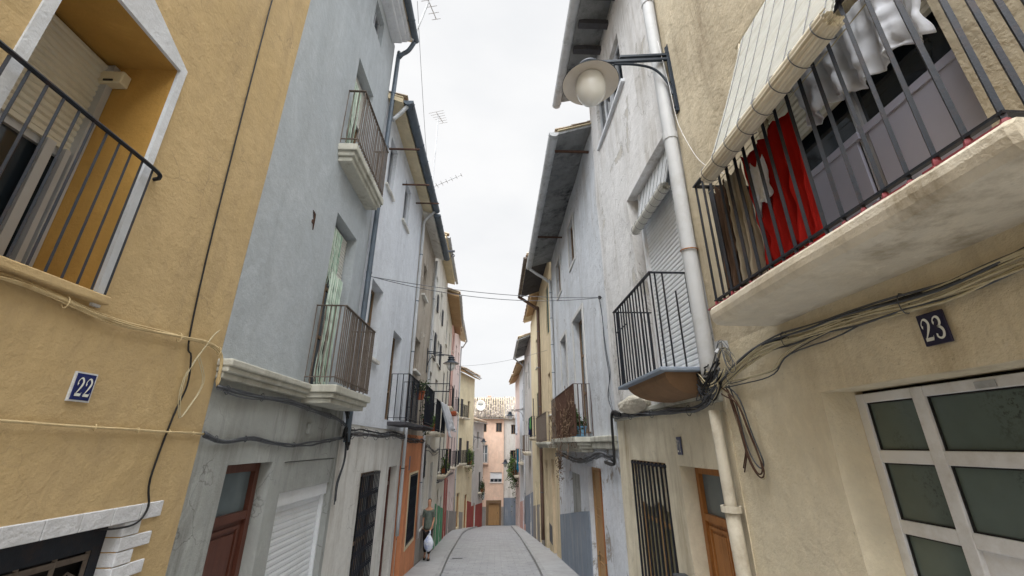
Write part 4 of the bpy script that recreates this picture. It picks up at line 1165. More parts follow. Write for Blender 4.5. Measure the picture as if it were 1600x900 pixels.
# ================================================================== R2 number 21
F, H = house('R', (XR, 3.85), (XR, 7.55), 'whitewashed_house', 'flaking whitewashed house with a black balcony and cream ground floor on the right')
G2 = F
F.wall(H, 'wall', M['worn_white'], 3.85, 7.55, 3.0, 10.5, [(4.2, 5.72, 3.2, 6.22, .2), (5.3, 7.0, 8.35, 9.5, .14)], wob=.03, ends=True)
F.wall(H, 'ground_floor_wall', M['cream_low'], 3.85, 7.55, -.6, 3.0, [(5.5, 6.84, .0, 2.29, .16), (4.02, 5.07, -.6, 2.28, .25)], wob=.018, o=-.01)
F.slats(H, M['shutter_white'], 4.24, 5.5, 3.22, 6.2, -.15, .06)
mb = MB(); F.box(mb, 5.5, 5.56, -.19, -.1, 3.21, 6.2); mb.build('shutter_guide', M['pvc'], H); mb = MB(); F.box(mb, 4.2, 4.245, -.19, -.1, 3.21, 6.2); mb.build('shutter_guide', M['pvc'], H)
T = thing('window_blind', 'short white slatted blind rolled up in the tall window above the black balcony', 'blind', F.P(4.9, -.05, 5.9))
blind(F, T, 4.28, 5.45, (-.12, 6.18), (.03, 5.55), .07, 24, 'shutter_white', 0, 'shutter_w')
F.window(H, 5.31, 6.14, 8.36, 9.49, -.11, 'alu', 'glass', .07, 1); F.window(H, 6.16, 6.99, 8.36, 9.49, -.11, 'alu', 'glass', .07, 1); F.sill(H, 5.25, 7.05, 8.36, M['white_paint'], .05, .07)
# balcony: thin slab on a bellied ochre corbel
mb = MB(); F.box(mb, 3.92, 5.42, -.02, .53, 3.165, 3.205); bl = mb.build('balcony', M['bluegrey_d'], H, bevel=.01)
mb = MB(); n = 7
for i in range(n):
    a0, a1 = (pi/2)*i/n, (pi/2)*(i+1)/n
    f = lambda a: (.46*math.cos(a)**.8 if a < pi/2-.001 else 0, 3.165-.21*math.sin(a))
    (oa, za), (ob, zb) = f(a0), f(a1)
    ia = .05+.12*i/n; ib = .05+.12*(i+1)/n
    mb.hexa([F.P(3.95+ib, -.02, zb), F.P(5.38-ib*3, -.02, zb), F.P(5.38-ib*3, max(ob, 0), zb), F.P(3.95+ib, max(ob, 0), zb),
             F.P(3.95+ia, -.02, za), F.P(5.38-ia*3, -.02, za), F.P(5.38-ia*3, oa, za), F.P(3.95+ia, oa, za)])
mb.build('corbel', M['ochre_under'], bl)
R = MB()
o1 = .5
n = 14
for i in range(n+1):
    s = 3.97+(5.38-3.97)*i/n
    if i in (1,): continue
    R.bar(F.P(s, o1, 3.2), F.P(s, o1, 4.2), .014)
for i, (oo, za, zb) in enumerate(((0.02, 3.2, 3.75), (.12, 3.75, 4.2), (.25, 3.2, 4.0), (.37, 3.2, 4.2), (.45, 3.2, 4.2))):
    R.bar(F.P(3.97, oo, za), F.P(3.97, oo, zb), .014); R.bar(F.P(5.38, oo, 3.2), F.P(5.38, oo, 4.2), .014)
F.box(R, 3.95, 5.40, o1-.018, o1+.018, 4.2, 4.212)
for e in (3.97, 5.38): F.box(R, e-.016, e+.016, -.02, o1-.019, 4.2, 4.211)
F.box(R, 4.9, 5.38, o1-.006, o1+.008, 3.9, 3.91)
R.build('railing', M['iron'], bl)
# broken corbel and ledge
mb = MB()
bm = bmesh.new(); bmesh.ops.create_icosphere(bm, subdivisions=3, radius=1)
cc = F.P(6.3, .06, 3.06)
for v in bm.verts:
    w = 1+.18*noise.noise(v.co*1.6)+.07*noise.noise(v.co*6)
    v.co = Vector((v.co.x*.15, v.co.y*.62, v.co.z*.13))*w+cc
mb.mesh([v.co.copy() for v in bm.verts], [tuple(v.index for v in f.verts) for f in bm.faces]); bm.free()
mb.build('broken_corbel', M['broken'], H)
mb = MB(); F.box(mb, 3.9, 7.55, -.02, .05, 2.93, 2.99); F.box(mb, 3.9, 7.55, -.02, .03, 2.88, 2.931); mb.build('ledge', M['cornice'], H, bevel=.012)
F.grille(H, 5.51, 6.83, .01, 2.28, .0, 'iron', .14, False, .011)
F.window(H, 5.5, 6.84, 0, 2.29, -.155, 'wood_pale', 'glass_olive', .08, 1, 2)
cloth('window_curtain', None, F.P(6.8, -.09, 2.26), F.P(5.54, -.09, 2.26), .55, 'cream_low', 9, .012, 4, .3, parent=H)
F.door(H, 4.03, 5.06, -.1, 2.27, -.24, 'wood', .5, (2, 3), 'glass_pale')
mb = MB(); F.box(mb, 4.98, 5.05, -.2, -.165, 1.15, 1.21); mb.build('letter_slot', M['steel'], H)
plate('number_plate', 'narrow chipped grey blue plate reading 21, beside the wooden door on the right', F, 4.97, 2.49, .115, .19, '21', 'enamel_grey', 'enamel_white')
# eave, gutter
for i in range(7):
    s = 3.95+i*.57; mb = MB(); F.box(mb, s, s+.12, -.02, .58, 10.22, 10.34); mb.build('rafter', M['soffit_dark'], H)
F.soffit(H, 3.85, 7.75, .62, 10.3, 10.46, M['soffit_worn'], .06)
F.tiles(H, 3.85, 7.85, .68, 10.42, 4); F.gutter(H, 3.85, 7.9, .72, 10.34, .10, 'zinc', joints=.55)
# wide painted downpipe between 23 and 21
dp = F.pipe(H, [(3.86, .09, 10.3), (3.86, .09, 8), (3.86, .09, 5), (3.87, .09, 3.4), (3.88, .08, 3.1)], .076, 'pipe_grey', clamps=False)
mb = MB(); mb.tube([F.P(3.86+.085*math.cos(a), .09+.085*math.sin(a), 4.42+.012*math.cos(a)) for a in [2*pi*q/14 for q in range(15)]], .007, 5); mb.build('clamp', M['wood'], dp)
for zz in (5.9, 8.2):
    mb = MB(); mb.lathe([(.077, -.05), (.084, -.05), (.084, .05), (.077, .05)], F.P(3.86, .09, zz), 14); mb.build('socket', M['pipe_grey'], dp)
F.pipe(H, [(3.96, .06, 2.8), (3.93, .065, 2.0), (3.92, .07, 1.95)], .05, 'pipe_cream', clamps=False)
F.pipe(H, [(3.92, .07, 1.97), (3.88, .075, 1.2), (3.85, .08, 0)], .06, 'pipe_cream', clamps=False)
mb = MB(); mb.lathe([(.066, -.02), (.085, -.02), (.085, .03), (.066, .03)], F.P(3.92, .07, 1.98), 12); mb.build('pipe_collar', M['pipe_cream'], H)
mb = MB(); F.box(mb, 5.1, 5.3, 0, .14, .95, 1.18); a = mb.build('meter_box', M['meter'], H, bevel=.01)
mb = MB(); F.box(mb, 3.42, 3.6, 0, .1, 1.25, 1.42); mb.build('meter_box', M['shutter_white'], H, bevel=.008)

# ================================================================== R3 bluish house
F, H = house('R', (XR, 7.55), (XR, 15.0), 'bluish_house', 'long bluish whitewashed house with a rusty overgrown balcony and broad mouldy eave')
G3 = F
F.wall(H, 'wall', M['bluewhite'], 7.55, 15.0, 2.55, 9.6,
       [(9.7, 11.0, 2.75, 5.68, .22), (12.2, 13.3, 2.75, 5.68, .22), (10.2, 11.0, 7.3, 8.6, .14), (12.7, 13.6, 7.3, 8.5, .14)], wob=.03, ends=True)
F.wall(H, 'ground_floor_wall', M['blue_low'], 7.55, 15.0, -1.6, 2.55, [(9.0, 10.3, -1.6, 2.05, .2), (11.3, 12.9, -.3, 1.8, .14)], wob=.02, o=-.01)
dado(F, H, 'bluegrey_d', 10.32, 14.95, 1.55, 1.35, .015)
F.door(H, 9.01, 9.6, -.7, 2.04, -.18, 'wood', .0, (1, 3)); F.door(H, 9.62, 10.29, -.7, 2.04, -.18, 'wood_pale', .0, (1, 3))
mb = MB(); F.box(mb, 11.3, 12.9, -.13, -.1, -.3, 1.8); mb.build('blocked_window', M['grey_low'], H)
for (a, b_, z0, z1) in ((9.7, 11.0, 2.77, 5.66), (12.2, 13.3, 2.77, 5.66)):
    F.window(H, a, b_, z0, z1, -.2, 'wood_frame', 'glass_pale', .08, 1, 2, name='balcony_door')
    mb = MB(); F.box(mb, a-.1, a-.001, 0, .035, z0, z1+.12); F.box(mb, b_+.001, b_+.1, 0, .035, z0, z1+.12); F.box(mb, a, b_, .0, .033, z1+.02, z1+.12); mb.build('door_surround', M['grey_w'], H)
for (a, b_, z0, z1) in ((10.2, 11.0, 7.3, 8.6), (12.7, 13.6, 7.3, 8.5)):
    F.window(H, a, b_, z0, z1, -.12, 'wood_frame', 'glass', .06, 1)
    mb = MB()
    for q in ((a-.08, a-.001, z0-.08, z1+.08), (b_+.001, b_+.08, z0-.08, z1+.08), (a, b_, z0-.08, z0-.001), (a, b_, z1+.001, z1+.08)): F.box(mb, q[0], q[1], 0, .03, q[2], q[3])
    mb.build('window_surround', M['grey_w'], H)
b = F.slab(H, 9.35, 13.4, .42, 2.35, 2.66, M['cornice'], 4, taper=.02)
R = F.railing(b, 9.4, 12.4, 0, .38, 2.68, 3.78, 'iron_rust', .085, .009)
R2_ = F.railing(b, 12.55, 13.3, 0, .38, 2.68, 3.78, 'iron_brown', .05, .012)
mb = MB(); F.box(mb, 9.5, 12.3, .33, .345, 2.72, 3.35); mb.build('rusty_sheet', M['iron_rust'], b)
mb = MB(); F.box(mb, 7.6, 9.35, -.02, .09, 2.55, 2.66); F.box(mb, 7.6, 9.35, -.02, .06, 2.42, 2.551); mb.build('ledge', M['cornice'], H, bevel=.02); mb = MB(); F.box(mb, 13.4, 15.0, -.02, .07, 2.45, 2.6); mb.build('ledge', M['cornice'], H, bevel=.02)
F.soffit(H, 7.5, 15.0, .78, 9.1, 9.36, M['soffit_worn'], .06)
F.tiles(H, 7.5, 15.05, .84, 9.22, 4); F.gutter(H, 7.45, 15.1, .88, 9.12, .11, 'zinc', joints=.55)
for s in (7.9, 12.2): mb = MB(); F.box(mb, s, s+.04, -.02, .8, 9.0-.05, 9.0); mb.build('iron_spur', M['iron_rust'], H)
F.pipe(H, [(14.95, .84, 8.98), (14.95, .6, 8.8), (14.9, .15, 8.45), (14.88, .08, 8.1), (14.88, .08, 4), (14.88, .08, 2.9)], .055, 'pipe_grey')
T = tag(leaves(F.P(10.6, .4, 2.95), (.08, 1.0, .4), 600, .045, 'twig', 'dead_creeper', seed=2), 'dry brown creeper tangled through the rusty balcony rail', 'plant')
mb = MB(); rnd = random.Random(4)
for i in range(44):
    a = F.P(rnd.uniform(9.4, 13), .42, rnd.uniform(2.4, 3.6)); p = [a]
    for k in range(5): p.append(p[-1]+Vector((rnd.uniform(-.05, .03), rnd.uniform(-.16, .16), rnd.uniform(-.2, .12))))
    mb.tube(cr(p, 3), .006, 4)
mb.build('vine_stem', M['twig'], T)
T['label'] = 'dry brown creeper tangled through the rusty balcony rail'
plant('potted_plant', 'blue tub with a straggly plant at the near end of the rusty balcony', F.P(9.7, .2, 2.67), (.14, .14, .2), 220, .06, 'leaf_dk', 'terrace_b', seed=3)
plant('potted_plant', 'pale blue tub beside the balcony door on the rusty balcony', F.P(10.3, .22, 2.67), (.14, .14, .25), 220, .06, 'leaf', 'terrace_b', seed=4)

# ================================================================== R4..R8
F, H = house('R', (XR, 15.0), (XR, 19.9), 'buff_house', 'buff house with a deep dark eave beyond the bluish house')
G4 = F
mid(F, H, 'beige_r4', 15.0, 19.9, 9.9, [(16.2, 17.1, 6.8, 8.9, 'gr'), (16.4, 17.1, 3.6, 5.2, 'win'), (18.2, 19.0, -1.9, 1.9, 'win'), (16.1, 16.9, -1.6, 2.0, 'door'), (15.7, 15.72, -.6, -.58, '')])
mb = MB(); F.box(mb, 17.2, 18.0, -.02, .012, -.9, -.3); mb.build('vent_grille', M['meter'], H)
b = F.slab(H, 15.3, 19.3, .36, 2.4, 2.6, M['cornice'], 3); F.railing(b, 15.4, 19.2, 0, .33, 2.62, 3.6, 'iron_brown', .1, .009)
F.soffit(H, 15.05, 19.9, .92, 9.55, 9.9, M['soffit_dark'], .06); F.tiles(H, 15.05, 19.9, .98, 9.68, 4); F.gutter(H, 15.05, 19.9, 1.02, 9.56, .07, 'iron_brown')
F.pipe(H, [(19.75, 1.0, 9.5), (19.75, .7, 9.3), (19.75, .16, 8.9), (19.75, .09, 8.5), (19.75, .09, 3), (19.75, .09, -1.2)], .075, 'pipe_brown')
F, H = house('R', (XR, 19.9), (XR, 25.5), 'pale_yellow_house', 'pale yellow house with arched ochre doors and grey base on the right')
G5 = F
mid(F, H, 'cream_y', 19.9, 25.5, 9.7, [(21.4, 22.2, 6.3, 7.8, 'win'), (21.4, 22.2, 3.0, 5.0, 'dk'), (21.0, 21.9, -2.1, .9, 'door'), (23.2, 24.1, -2.3, .7, 'door'), (24.0, 24.8, 3.0, 5.0, 'dk')])
dado(F, H, 'grey_d', 19.9, 25.5, 1.7, 1.6, cuts=((21, 21.9), (23.2, 24.1)))
F.soffit(H, 19.95, 23.5, .42, 9.6, 9.75, M['soffit_ochre'], .06); F.tiles(H, 19.95, 25.5, .48, 9.8, 4)
b = F.slab(H, 21.0, 22.6, .4, 2.7, 2.85, M['slab'], 2); F.railing(b, 21.03, 22.57, 0, .37, 2.87, 3.8, 'iron', .12, .009)
F, H = house('R', (XR, 25.5), (XR, 31.8), 'pale_blue_house', 'pale blue grey house with a sagging tiled eave on the right')
G6 = F
mid(F, H, 'grey_w', 25.5, 31.8, 9.0, [(27.0, 27.9, 5.9, 7.6, 'gr'), (29.6, 30.4, 5.9, 7.4, 'win'), (27.0, 27.9, 2.2, 4.0, 'gr'), (29.6, 30.4, 2.2, 4.0, 'win'), (26.8, 27.7, -2.8, -.1, 'doorp'), (29.6, 30.5, -3.1, -.6, 'win')])
dado(F, H, 'bluegrey_d', 25.5, 31.8, 2.3, 2.2, cuts=((26.8, 27.7),))
F.soffit(H, 25.5, 31.8, .72, 8.7, 9.0, M['soffit_worn'], .06); F.tiles(H, 25.5, 31.8, .8, 8.85, 4); F.gutter(H, 25.5, 31.8, .82, 8.72, .06, 'zinc')
F.pipe(H, [(31.6, .8, 8.7), (31.6, .4, 8.4), (31.6, .1, 8.1), (31.6, .08, 7.5), (31.6, .08, -2.5)], .05, 'pipe_grey')
b = F.slab(H, 26.4, 28.4, .42, 1.9, 2.1, M['slab'], 3); F.railing(b, 26.43, 28.37, 0, .39, 2.12, 3.05, 'iron_brown', .12, .009)
F, H = house('R', (XR, 31.8), (2.0, 37.0), 'light_blue_house', 'light blue washed house behind the bracket lamp far down the right side')
G7 = F
mid(F, H, 'white_l', 31.8, 37.0, 8.4, [(33.4, 34.2, 5.2, 6.6, 'win'), (33.4, 34.2, 1.4, 3.2, 'dk'), (35.4, 36.1, 1.4, 3.2, 'dk'), (33.4, 34.3, -3.6, -1.0, 'doorr')])
dado(F, H, 'pink', 31.8, 37.0, 2.0, 1.9, cuts=((33.4, 34.3),))
F.soffit(H, 31.8, 37.0, .55, 8.2, 8.45, M['soffit_ochre'], .06); F.tiles(H, 31.8, 37.0, .62, 8.4, 4)
b = F.slab(H, 33.0, 36.5, .4, 1.1, 1.3, M['slab'], 2); F.railing(b, 33.03, 36.47, 0, .37, 1.32, 2.2, 'iron_brown', .12, .01)
F, H = house('R', (2.0, 37.0), (1.85, 42.0), 'rosy_corner_house', 'rosy plastered corner house, last on the right side')
G8 = F
mid(F, H, 'pinkwhite', 37.0, 42.0, 8.3, [(38.4, 39.1, 4.0, 5.4, 'win'), (38.4, 39.1, 0.4, 2.1, 'dk'), (40.3, 41.0, 0.4, 2.1, 'dk'), (38.4, 39.3, -4.2, -1.8, 'doorp')])
F.soffit(H, 37.0, 42.0, .6, 8.1, 8.35, M['soffit_ochre'], .06); F.tiles(H, 37.0, 42.0, .68, 8.3, 4)
b = F.slab(H, 38.0, 41.4, .4, -.1, .1, M['slab'], 2); F.railing(b, 38.03, 41.37, 0, .37, .12, 1.0, 'iron_brown', .12, .01)

# ================================================================== far end, facing the camera
class Front(Facade):
    def __init__(self, Y):
        self.p0 = Vector((0, Y, 0)); self.Y = Y; self.side = 'L'; self.n = Vector((0, -1, 0))
    def P(self, s, o, z): return Vector((s, self.Y-o, z))
FF = Front(43.3)
H = thing('peach_house', 'peach house with small dark attic windows and tiled roof closing the street', 'house', (-.9, 43.3, g(43.3)))
k = 43.3/42.3
FF.wall(H, 'wall', M['peach'], -3.6, .76, -4.8, 4.95, [(-1.48, -.96, 3.68, 4.55, .2), (-.03, .56, 3.68, 4.55, .2), (-1.45, -.80, .85, 2.5, .2), (-.53, .60, -.85, .04, .18), (-.86, .56, -4.8, -2.36, .25)], wob=.015, ends=True, back=7)
for a in ((-1.48, -.96, 3.68, 4.55), (-.03, .56, 3.68, 4.55)):
    FF.window(H, *a, -.17, 'wood_frame', 'glass', .06, 1)
FF.window(H, -1.45, -.80, .87, 2.5, -.17, 'pvc', 'glass_pale', .07, 1, 1, name='balcony_door')
FF.slats(H, M['shutter_white'], -.53, .60, -.5, .03, -.08, .07); FF.window(H, -.53, .60, -.85, -.5, -.14, 'alu', 'glass', .05, 2); FF.sill(H, -.6, .66, -.85, M['white_w'], .06, .06)
FF.door(H, -.62, .36, -4.45, -2.62, -.2, 'wood_pale', 0, (2, 3))
mb = MB(); FF.box(mb, -.85, -.62, -.22, .01, -4.5, -2.37); FF.box(mb, .36, .55, -.22, .01, -4.5, -2.37); FF.box(mb, -.62, .36, -.22, .012, -2.61, -2.37); mb.build('door_surround', M['wood_frame'], H)
mb = MB(); FF.box(mb, -1.5, -.72, -.02, .3, .75, .86); b = mb.build('balcony', M['peach'], H)
FF.railing(b, -1.48, -.74, 0, .28, .87, 1.75, 'zinc', .11, .008)
dd = MB()
FF.box(dd, -1.5, -.87, -.02, .02, -4.8, -2.9); FF.box(dd, .57, .76, -.02, .02, -4.8, -2.9); dd.build('dado', M['grey_d'], H)
FF.tiles(H, -3.8, .8, .3, 5.0, 4.6, .5, 'tiles_far', .26)
FF.gutter(H, -3.8, .8, .33, 4.98, .06, 'zinc')
mb = MB(); FF.box(mb, -.95, -.65, -4.4, -4.1, 7.2, 7.55); FF.box(mb, -1.0, -.6, -4.45, -4.05, 7.55, 7.62); mb.build('chimney', M['peach'], H)
FF.box
H = thing('white_end_house', 'white house with grey blue base and pale tiled roof at the right far end', 'house', (2, 43.6, g(43.3)))
FW = Front(43.7)
FW.wall(H, 'wall', M['white_w'], .77, 5.5, -4.9, 4.9, [(1.5, 2.0, 3.5, 4.4, .2), (1.4, 2.1, .4, 2.0, .2)], wob=.015, ends=True)
FW.window(H, 1.5, 2.0, 3.5, 4.4, -.17, 'wood_frame', 'glass', .06, 1); FW.window(H, 1.4, 2.1, .4, 2.0, -.17, 'wood_frame', 'glass', .06, 1)
dd = MB(); FW.box(dd, .78, 5.5, -.02, .02, -4.9, -2.2); dd.build('dado', M['bluegrey_d'], H)
FW.tiles(H, .8, 5.6, .3, 4.95, 4.8, .52, 'tiles_pale', .26)
# satellite dish on the far roof
dl = FF.P(-1.62, -1.1, 5.85)
T = thing('satellite_dish', 'white satellite dish with a grey mark, on the tiled roof at the street end', 'satellite dish', dl)
mb = MB(); V = []; nr, ns = 6, 24; Fs = []
for i in range(nr+1):
    r = .48*i/nr
    for j in range(ns):
        a = 2*pi*j/ns
        V.append(dl+Vector((r*math.cos(a), -.12+(.14*(r/.48)**2)*-1+.1, .45+r*1.1*math.sin(a))))
Fs = [(i*ns+j, i*ns+(j+1) % ns, (i+1)*ns+(j+1) % ns, (i+1)*ns+j) for i in range(nr) for j in range(ns)]
mb.mesh(V, Fs); d_ = mb.build('reflector', M['enamel_white'], T, smooth=True); md = d_.modifiers.new('t', 'SOLIDIFY'); md.thickness = .02
mb = MB(); mb.box(dl.x-.26, dl.x+.22, dl.y-.14, dl.y-.12, dl.z+.55, dl.z+.63); mb.build('mark', M['meter'], T)
mb = MB(); mb.tube([dl+Vector((0, -.05, 0)), dl+Vector((0, -.42, .3)), dl+Vector((0, -.5, .42))], .015, 6); mb.box(dl.x-.04, dl.x+.04, dl.y-.54, dl.y-.45, dl.z+.36, dl.z+.48); mb.build('receiver_arm', M['zinc'], T)
mb = MB(); mb.tube([dl+Vector((0, 0, .4)), dl+Vector((0, .15, .2)), dl+Vector((0, .15, -.35))], .025, 6); mb.build('mast', M['zinc'], T)

# ================================================================== lamps
LB = None
def make_lamp():
    T = thing('wall_lamp', 'x', 'street lamp', (0, 0, 0))
    mb = MB()
    mb.box(.0, .012, -.035, .035, -.82, .24); mb.box(.012, .03, -.012, .012, -.80, .22)
    for z in (-.75, -.35, .12): mb.tube([(.01, 0, z), (.04, 0, z)], .014, 6)
    mb.build('wall_bracket', M['lamp_black'], T)
    mb = MB()
    mb.hexa([(.03, -.018, .0), (1.08, -.018, -.11), (1.08, .018, -.11), (.03, .018, .0), (.03, -.018, .038), (1.08, -.018, -.072), (1.08, .018, -.072), (.03, .018, .038)]); mb.hexa([(.03, -.02, .07), (.62, -.02, .01), (.62, .02, .01), (.03, .02, .07), (.03, -.02, .105), (.62, -.02, .045), (.62, .02, .045), (.03, .02, .105)])
    mb.tube(cr([(.03, 0, -.55), (.07, 0, -.36), (.2, 0, -.16), (.42, 0, -.09), (.7, 0, -.09)], 6), .016, 6)
    mb.build('arm', M['lamp_black'], T, bevel=.003)
    c = (1.02, 0, -.1); h = MB()
    h.lathe([(.0, -.03), (.10, -.03), (.135, -.055), (.14, -.085), (.10, -.1), (.10, -.115), (.15, -.13), (.155, -.17), (.13, -.19), (.17, -.22), (.20, -.25)], c, 28)
    h.build('cap', M['lamp_black'], T, smooth=True)
    h = MB(); h.lathe([(.17, -.235), (.24, -.262), (.33, -.315), (.338, -.325), (.333, -.33)], c, 36); h.build('shade', M['lamp_black'], T, smooth=True)
    h = MB(); h.lathe([(.333, -.331), (.325, -.326), (.24, -.285), (.16, -.262), (.0, -.26)], c, 36); h.build('reflector', M['lamp_in'], T, smooth=True)
    h = MB(); h.lathe([(.16, -.27), (.176, -.34), (.178, -.42), (.16, -.50), (.12, -.57), (.065, -.615), (.0, -.63)], c, 28); h.build('globe', M['globe'], T, smooth=True)
    return T
lamp = make_lamp()
def put_lamp(x, y, z, rz, label, first=False, sc=1):
    if first: r = lamp
    else:
        r = lamp.copy(); COL.objects.link(r)
        for ch in lamp.children:
            c = ch.copy(); COL.objects.link(c); c.parent = r
    r.location = (x, y, z); r.rotation_euler = (0, 0, rz); r.scale = (sc, sc, sc)
    r['label'] = label; r['group'] = 'black bracket street lamps'
put_lamp(XR, 3.74, 6.99, pi, 'large black bracket lamp with glass globe, highest on the near right', True)
put_lamp(-2.29, 13.5, 5.30, 0, 'black bracket lamp in mid distance above the left pavement', sc=.78)
put_lamp(2.06, 33.0, 5.0, pi, 'small far bracket lamp in front of the tiled roof, from the right side')
put_lamp(-1.95, 38.4, 3.1, 0, 'small far bracket lamp on the left corner house', sc=.85)
put_lamp(1.88, 40.5, 1.35, pi, 'smallest low far bracket lamp on the right corner house')

T = thing('drying_frame', 'black iron drying frame reaching out over the street just left of the mid distance lamp', 'drying frame', (-2.28, 13.0, 4.1))
for z, r_ in ((4.26, .014), (4.03, .018)):
    mb = MB(); mb.tube([(-2.28, 13.0, z), (-1.45, 13.02, z)], r_, 6); mb.build('arm', M['iron'], T)
mb = MB(); mb.box(-1.47, -1.44, 12.99, 13.03, 4.0, 4.9); mb.build('post', M['iron'], T)
# hoist arm on L5 top
T = thing('pulley_arm', 'dark horizontal roof beam with a small hanging pulley against the sky', 'pulley', (-2.3, 13.9, 9.2))
mb = MB(); mb.box(-2.3, -1.62, 13.87, 13.93, 9.18, 9.24); mb.build('beam', M['iron'], T)
mb = MB(); mb.tube([(-1.68, 13.9, 9.18), (-1.68, 13.9, 9.08)], .008, 5); mb.tube([(-1.68+.055*math.cos(a), 13.9, 9.03+.055*math.sin(a)) for a in [pi*2*i/12 for i in range(13)]], .016, 6); mb.build('wheel', M['iron'], T)

# antennas
def antenna(name, label, base, h, boom, n, d=(1, 0, 0), tilt=(0, 0, 0), L=.45):
    T = thing(name, label, 'antenna', base)
    b = Vector(base); top = b+Vector((0, 0, h))+Vector(tilt)
    mb = MB(); mb.tube([b, top], .02, 6); mb.build('mast', M['zinc'], T)
    mb = MB(); d = Vector(d).normalized(); a = top-d*boom*.3; c = top+d*boom*.7
    mb.tube([a, c], .012, 5); s = d.cross(Vector((0, 0, 1))).normalized()
    for i in range(n):
        p = a+(c-a)*(i/(n-1)); l = L*(1-.5*i/n)
        mb.tube([p-s*l*.5, p+s*l*.5], .008, 4)
    mb.build('aerial', M['zinc'], T); return T
antenna('roof_antenna', 'tall thin roof antenna rising above the white left house', (-1.95, 10.3, 9.0), 3.2, .55, 6, (.3, 1, .1), L=.5)
antenna('roof_antenna', 'low slanting comb antenna just above the left eaves', (-2.0, 10.8, 9.05), .85, 1.3, 9, (1, -.25, .35), L=.3)
antenna('roof_antenna', 'leaning antenna at the tall grey blue roof corner on the left', (-1.85, 6.3, 10.4), 1.2, .7, 5, (.2, 1, .2), (.25, .0, 0), L=.35)
antenna('roof_antenna', 'short stub antenna on the peach house ridge', (-.35, 47.5, 7.2), .6, .3, 3, L=.2)
# rope hanging from left high eave
mb = MB(); mb.tube(sag((-1.85, 6.3, 11.6), (-2.0, 10.2, 9.2), .12, 10), .005, 4); tag(mb.build('guy_wire', M['cable_grey']), 'thin guy wire from the high grey blue roof to the next roof', 'wire')

# ================================================================== cables
cable('wall_cable', 'thick bundle of ochre painted cables under the window of the ochre house', [F1.P(.6, .03, 3.16), F1.P(1.5, .03, 3.17), F1.P(1.9, .03, 3.2), F1.P(2.4, .03, 3.16), F1.P(2.9, .03, 3.2), F1.P(3.22, .035, 3.22), F1.P(3.37, .04, 3.16), F1.P(3.4, .04, 3.0), F1.P(3.41, .04, 2.93)], .0065, 'cable_ochre', 6, .02, .016, 5)
cable('wall_cable', 'twisted ochre cable run crossing the ochre wall below its number plate', [F1.P(1.0, .02, 2.62), F1.P(2.0, .02, 2.6), F1.P(2.8, .02, 2.585), F1.P(3.42, .02, 2.575)], .008, 'cable_ochre', 2, .006, .006, 7)
cable('wall_cable', 'single dark vertical cable dropping down the ochre wall to the door', [F1.P(2.80, .012, 9.5), F1.P(2.84, .012, 6.9), F1.P(2.93, .012, 4.42), F1.P(3.01, .012, 3.28), F1.P(3.06, .03, 3.1), F1.P(3.10, .03, 2.9), F1.P(3.07, .015, 2.69), F1.P(3.02, .015, 2.3), F1.P(3.06, .022, 2.13), F1.P(3.0, .022, 2.045), F1.P(2.85, .02, 2.04), F1.P(2.78, -.02, 2.05)], .007, 'black', 1, 0, .004)
cable('wall_cable', 'loose cream wire looping beside the dark vertical cable', [F1.P(3.12, .03, 3.14), F1.P(3.22, .05, 2.95), F1.P(3.15, .04, 2.75), F1.P(3.1, .03, 2.7), F1.P(3.05, .03, 2.95), F1.P(3.2, .04, 3.28), F1.P(3.28, .03, 3.36)], .003, 'cable_cream', 2, .02, .01)
cable('wall_cable', 'blue grey cable bundle beneath the cornice of the grey blue house', [F2.P(3.41, .04, 2.93), F2.P(3.8, .04, 2.91), F2.P(4.6, .04, 2.93), F2.P(5.4, .05, 2.88), F2.P(6.0, .05, 2.84), F2.P(6.45, .06, 2.75)], .009, ['cable_grey', 'meter', 'cable_grey'], 5, .022, .02, 5)
cable('wall_cable', 'lower dark cable wavering across the damp grey wall', [F2.P(3.42, .03, 2.575), F2.P(3.7, .02, 2.53), F2.P(4.1, .02, 2.55), F2.P(4.8, .02, 2.5), F2.P(5.6, .03, 2.53), F2.P(6.5, .04, 2.6)], .01, ['meter', 'cable_grey'], 3, .012, .03, 4)
cable('cable_knot', 'black tangled knot of cables at the white downpipe on the left', [F2.P(6.3, .06, 3.0), F2.P(6.5, .08, 2.75), F2.P(6.45, .1, 2.55), F2.P(6.6, .08, 2.5), F2.P(6.52, .08, 2.75), F2.P(6.4, .08, 2.6), F2.P(6.7, .07, 2.62)], .012, 'black', 7, .04, .12)
cable('wall_cable', 'heavy dark cable run along the white house on the left', [F3.P(6.6, .05, 2.66), F3.P(7.5, .04, 2.68), F3.P(8.6, .04, 2.66), F3.P(9.6, .04, 2.7), F3.P(10.7, .05, 2.66)], .014, ['meter', 'black', 'cable_grey'], 7, .06, .03, 6)
cable('wall_cable', 'dark cable run across the top of the orange ground floor', [F4.P(10.7, .05, 2.66), F4.P(11.6, .05, 2.62), F4.P(12.6, .05, 2.62), F4.P(13.7, .06, 2.6), F4.P(13.85, .1, 2.2), F4.P(14.0, .1, 1.6)], .014, ['iron_rust', 'black', 'meter'], 6, .07, .05, 4)
cable('wall_cable', 'dark cable run below the balconies of the tall warm white house', [F5.P(13.8, .06, 2.3), F5.P(15, .06, 2.4), F5.P(16.8, .06, 2.2), F5.P(18.6, .06, 2.3)], .016, 'meter', 5, .08, .06)
cable('wall_cable', 'far dark cable run along the green based and pink houses', [F6.P(18.6, .06, 1.1), F6.P(21, .08, 1.0), F6.P(24.2, .06, .9), F7.P(27.6, .05, .8), F8.P(31, .06, .7)], .018, 'meter', 4, .1, .05)
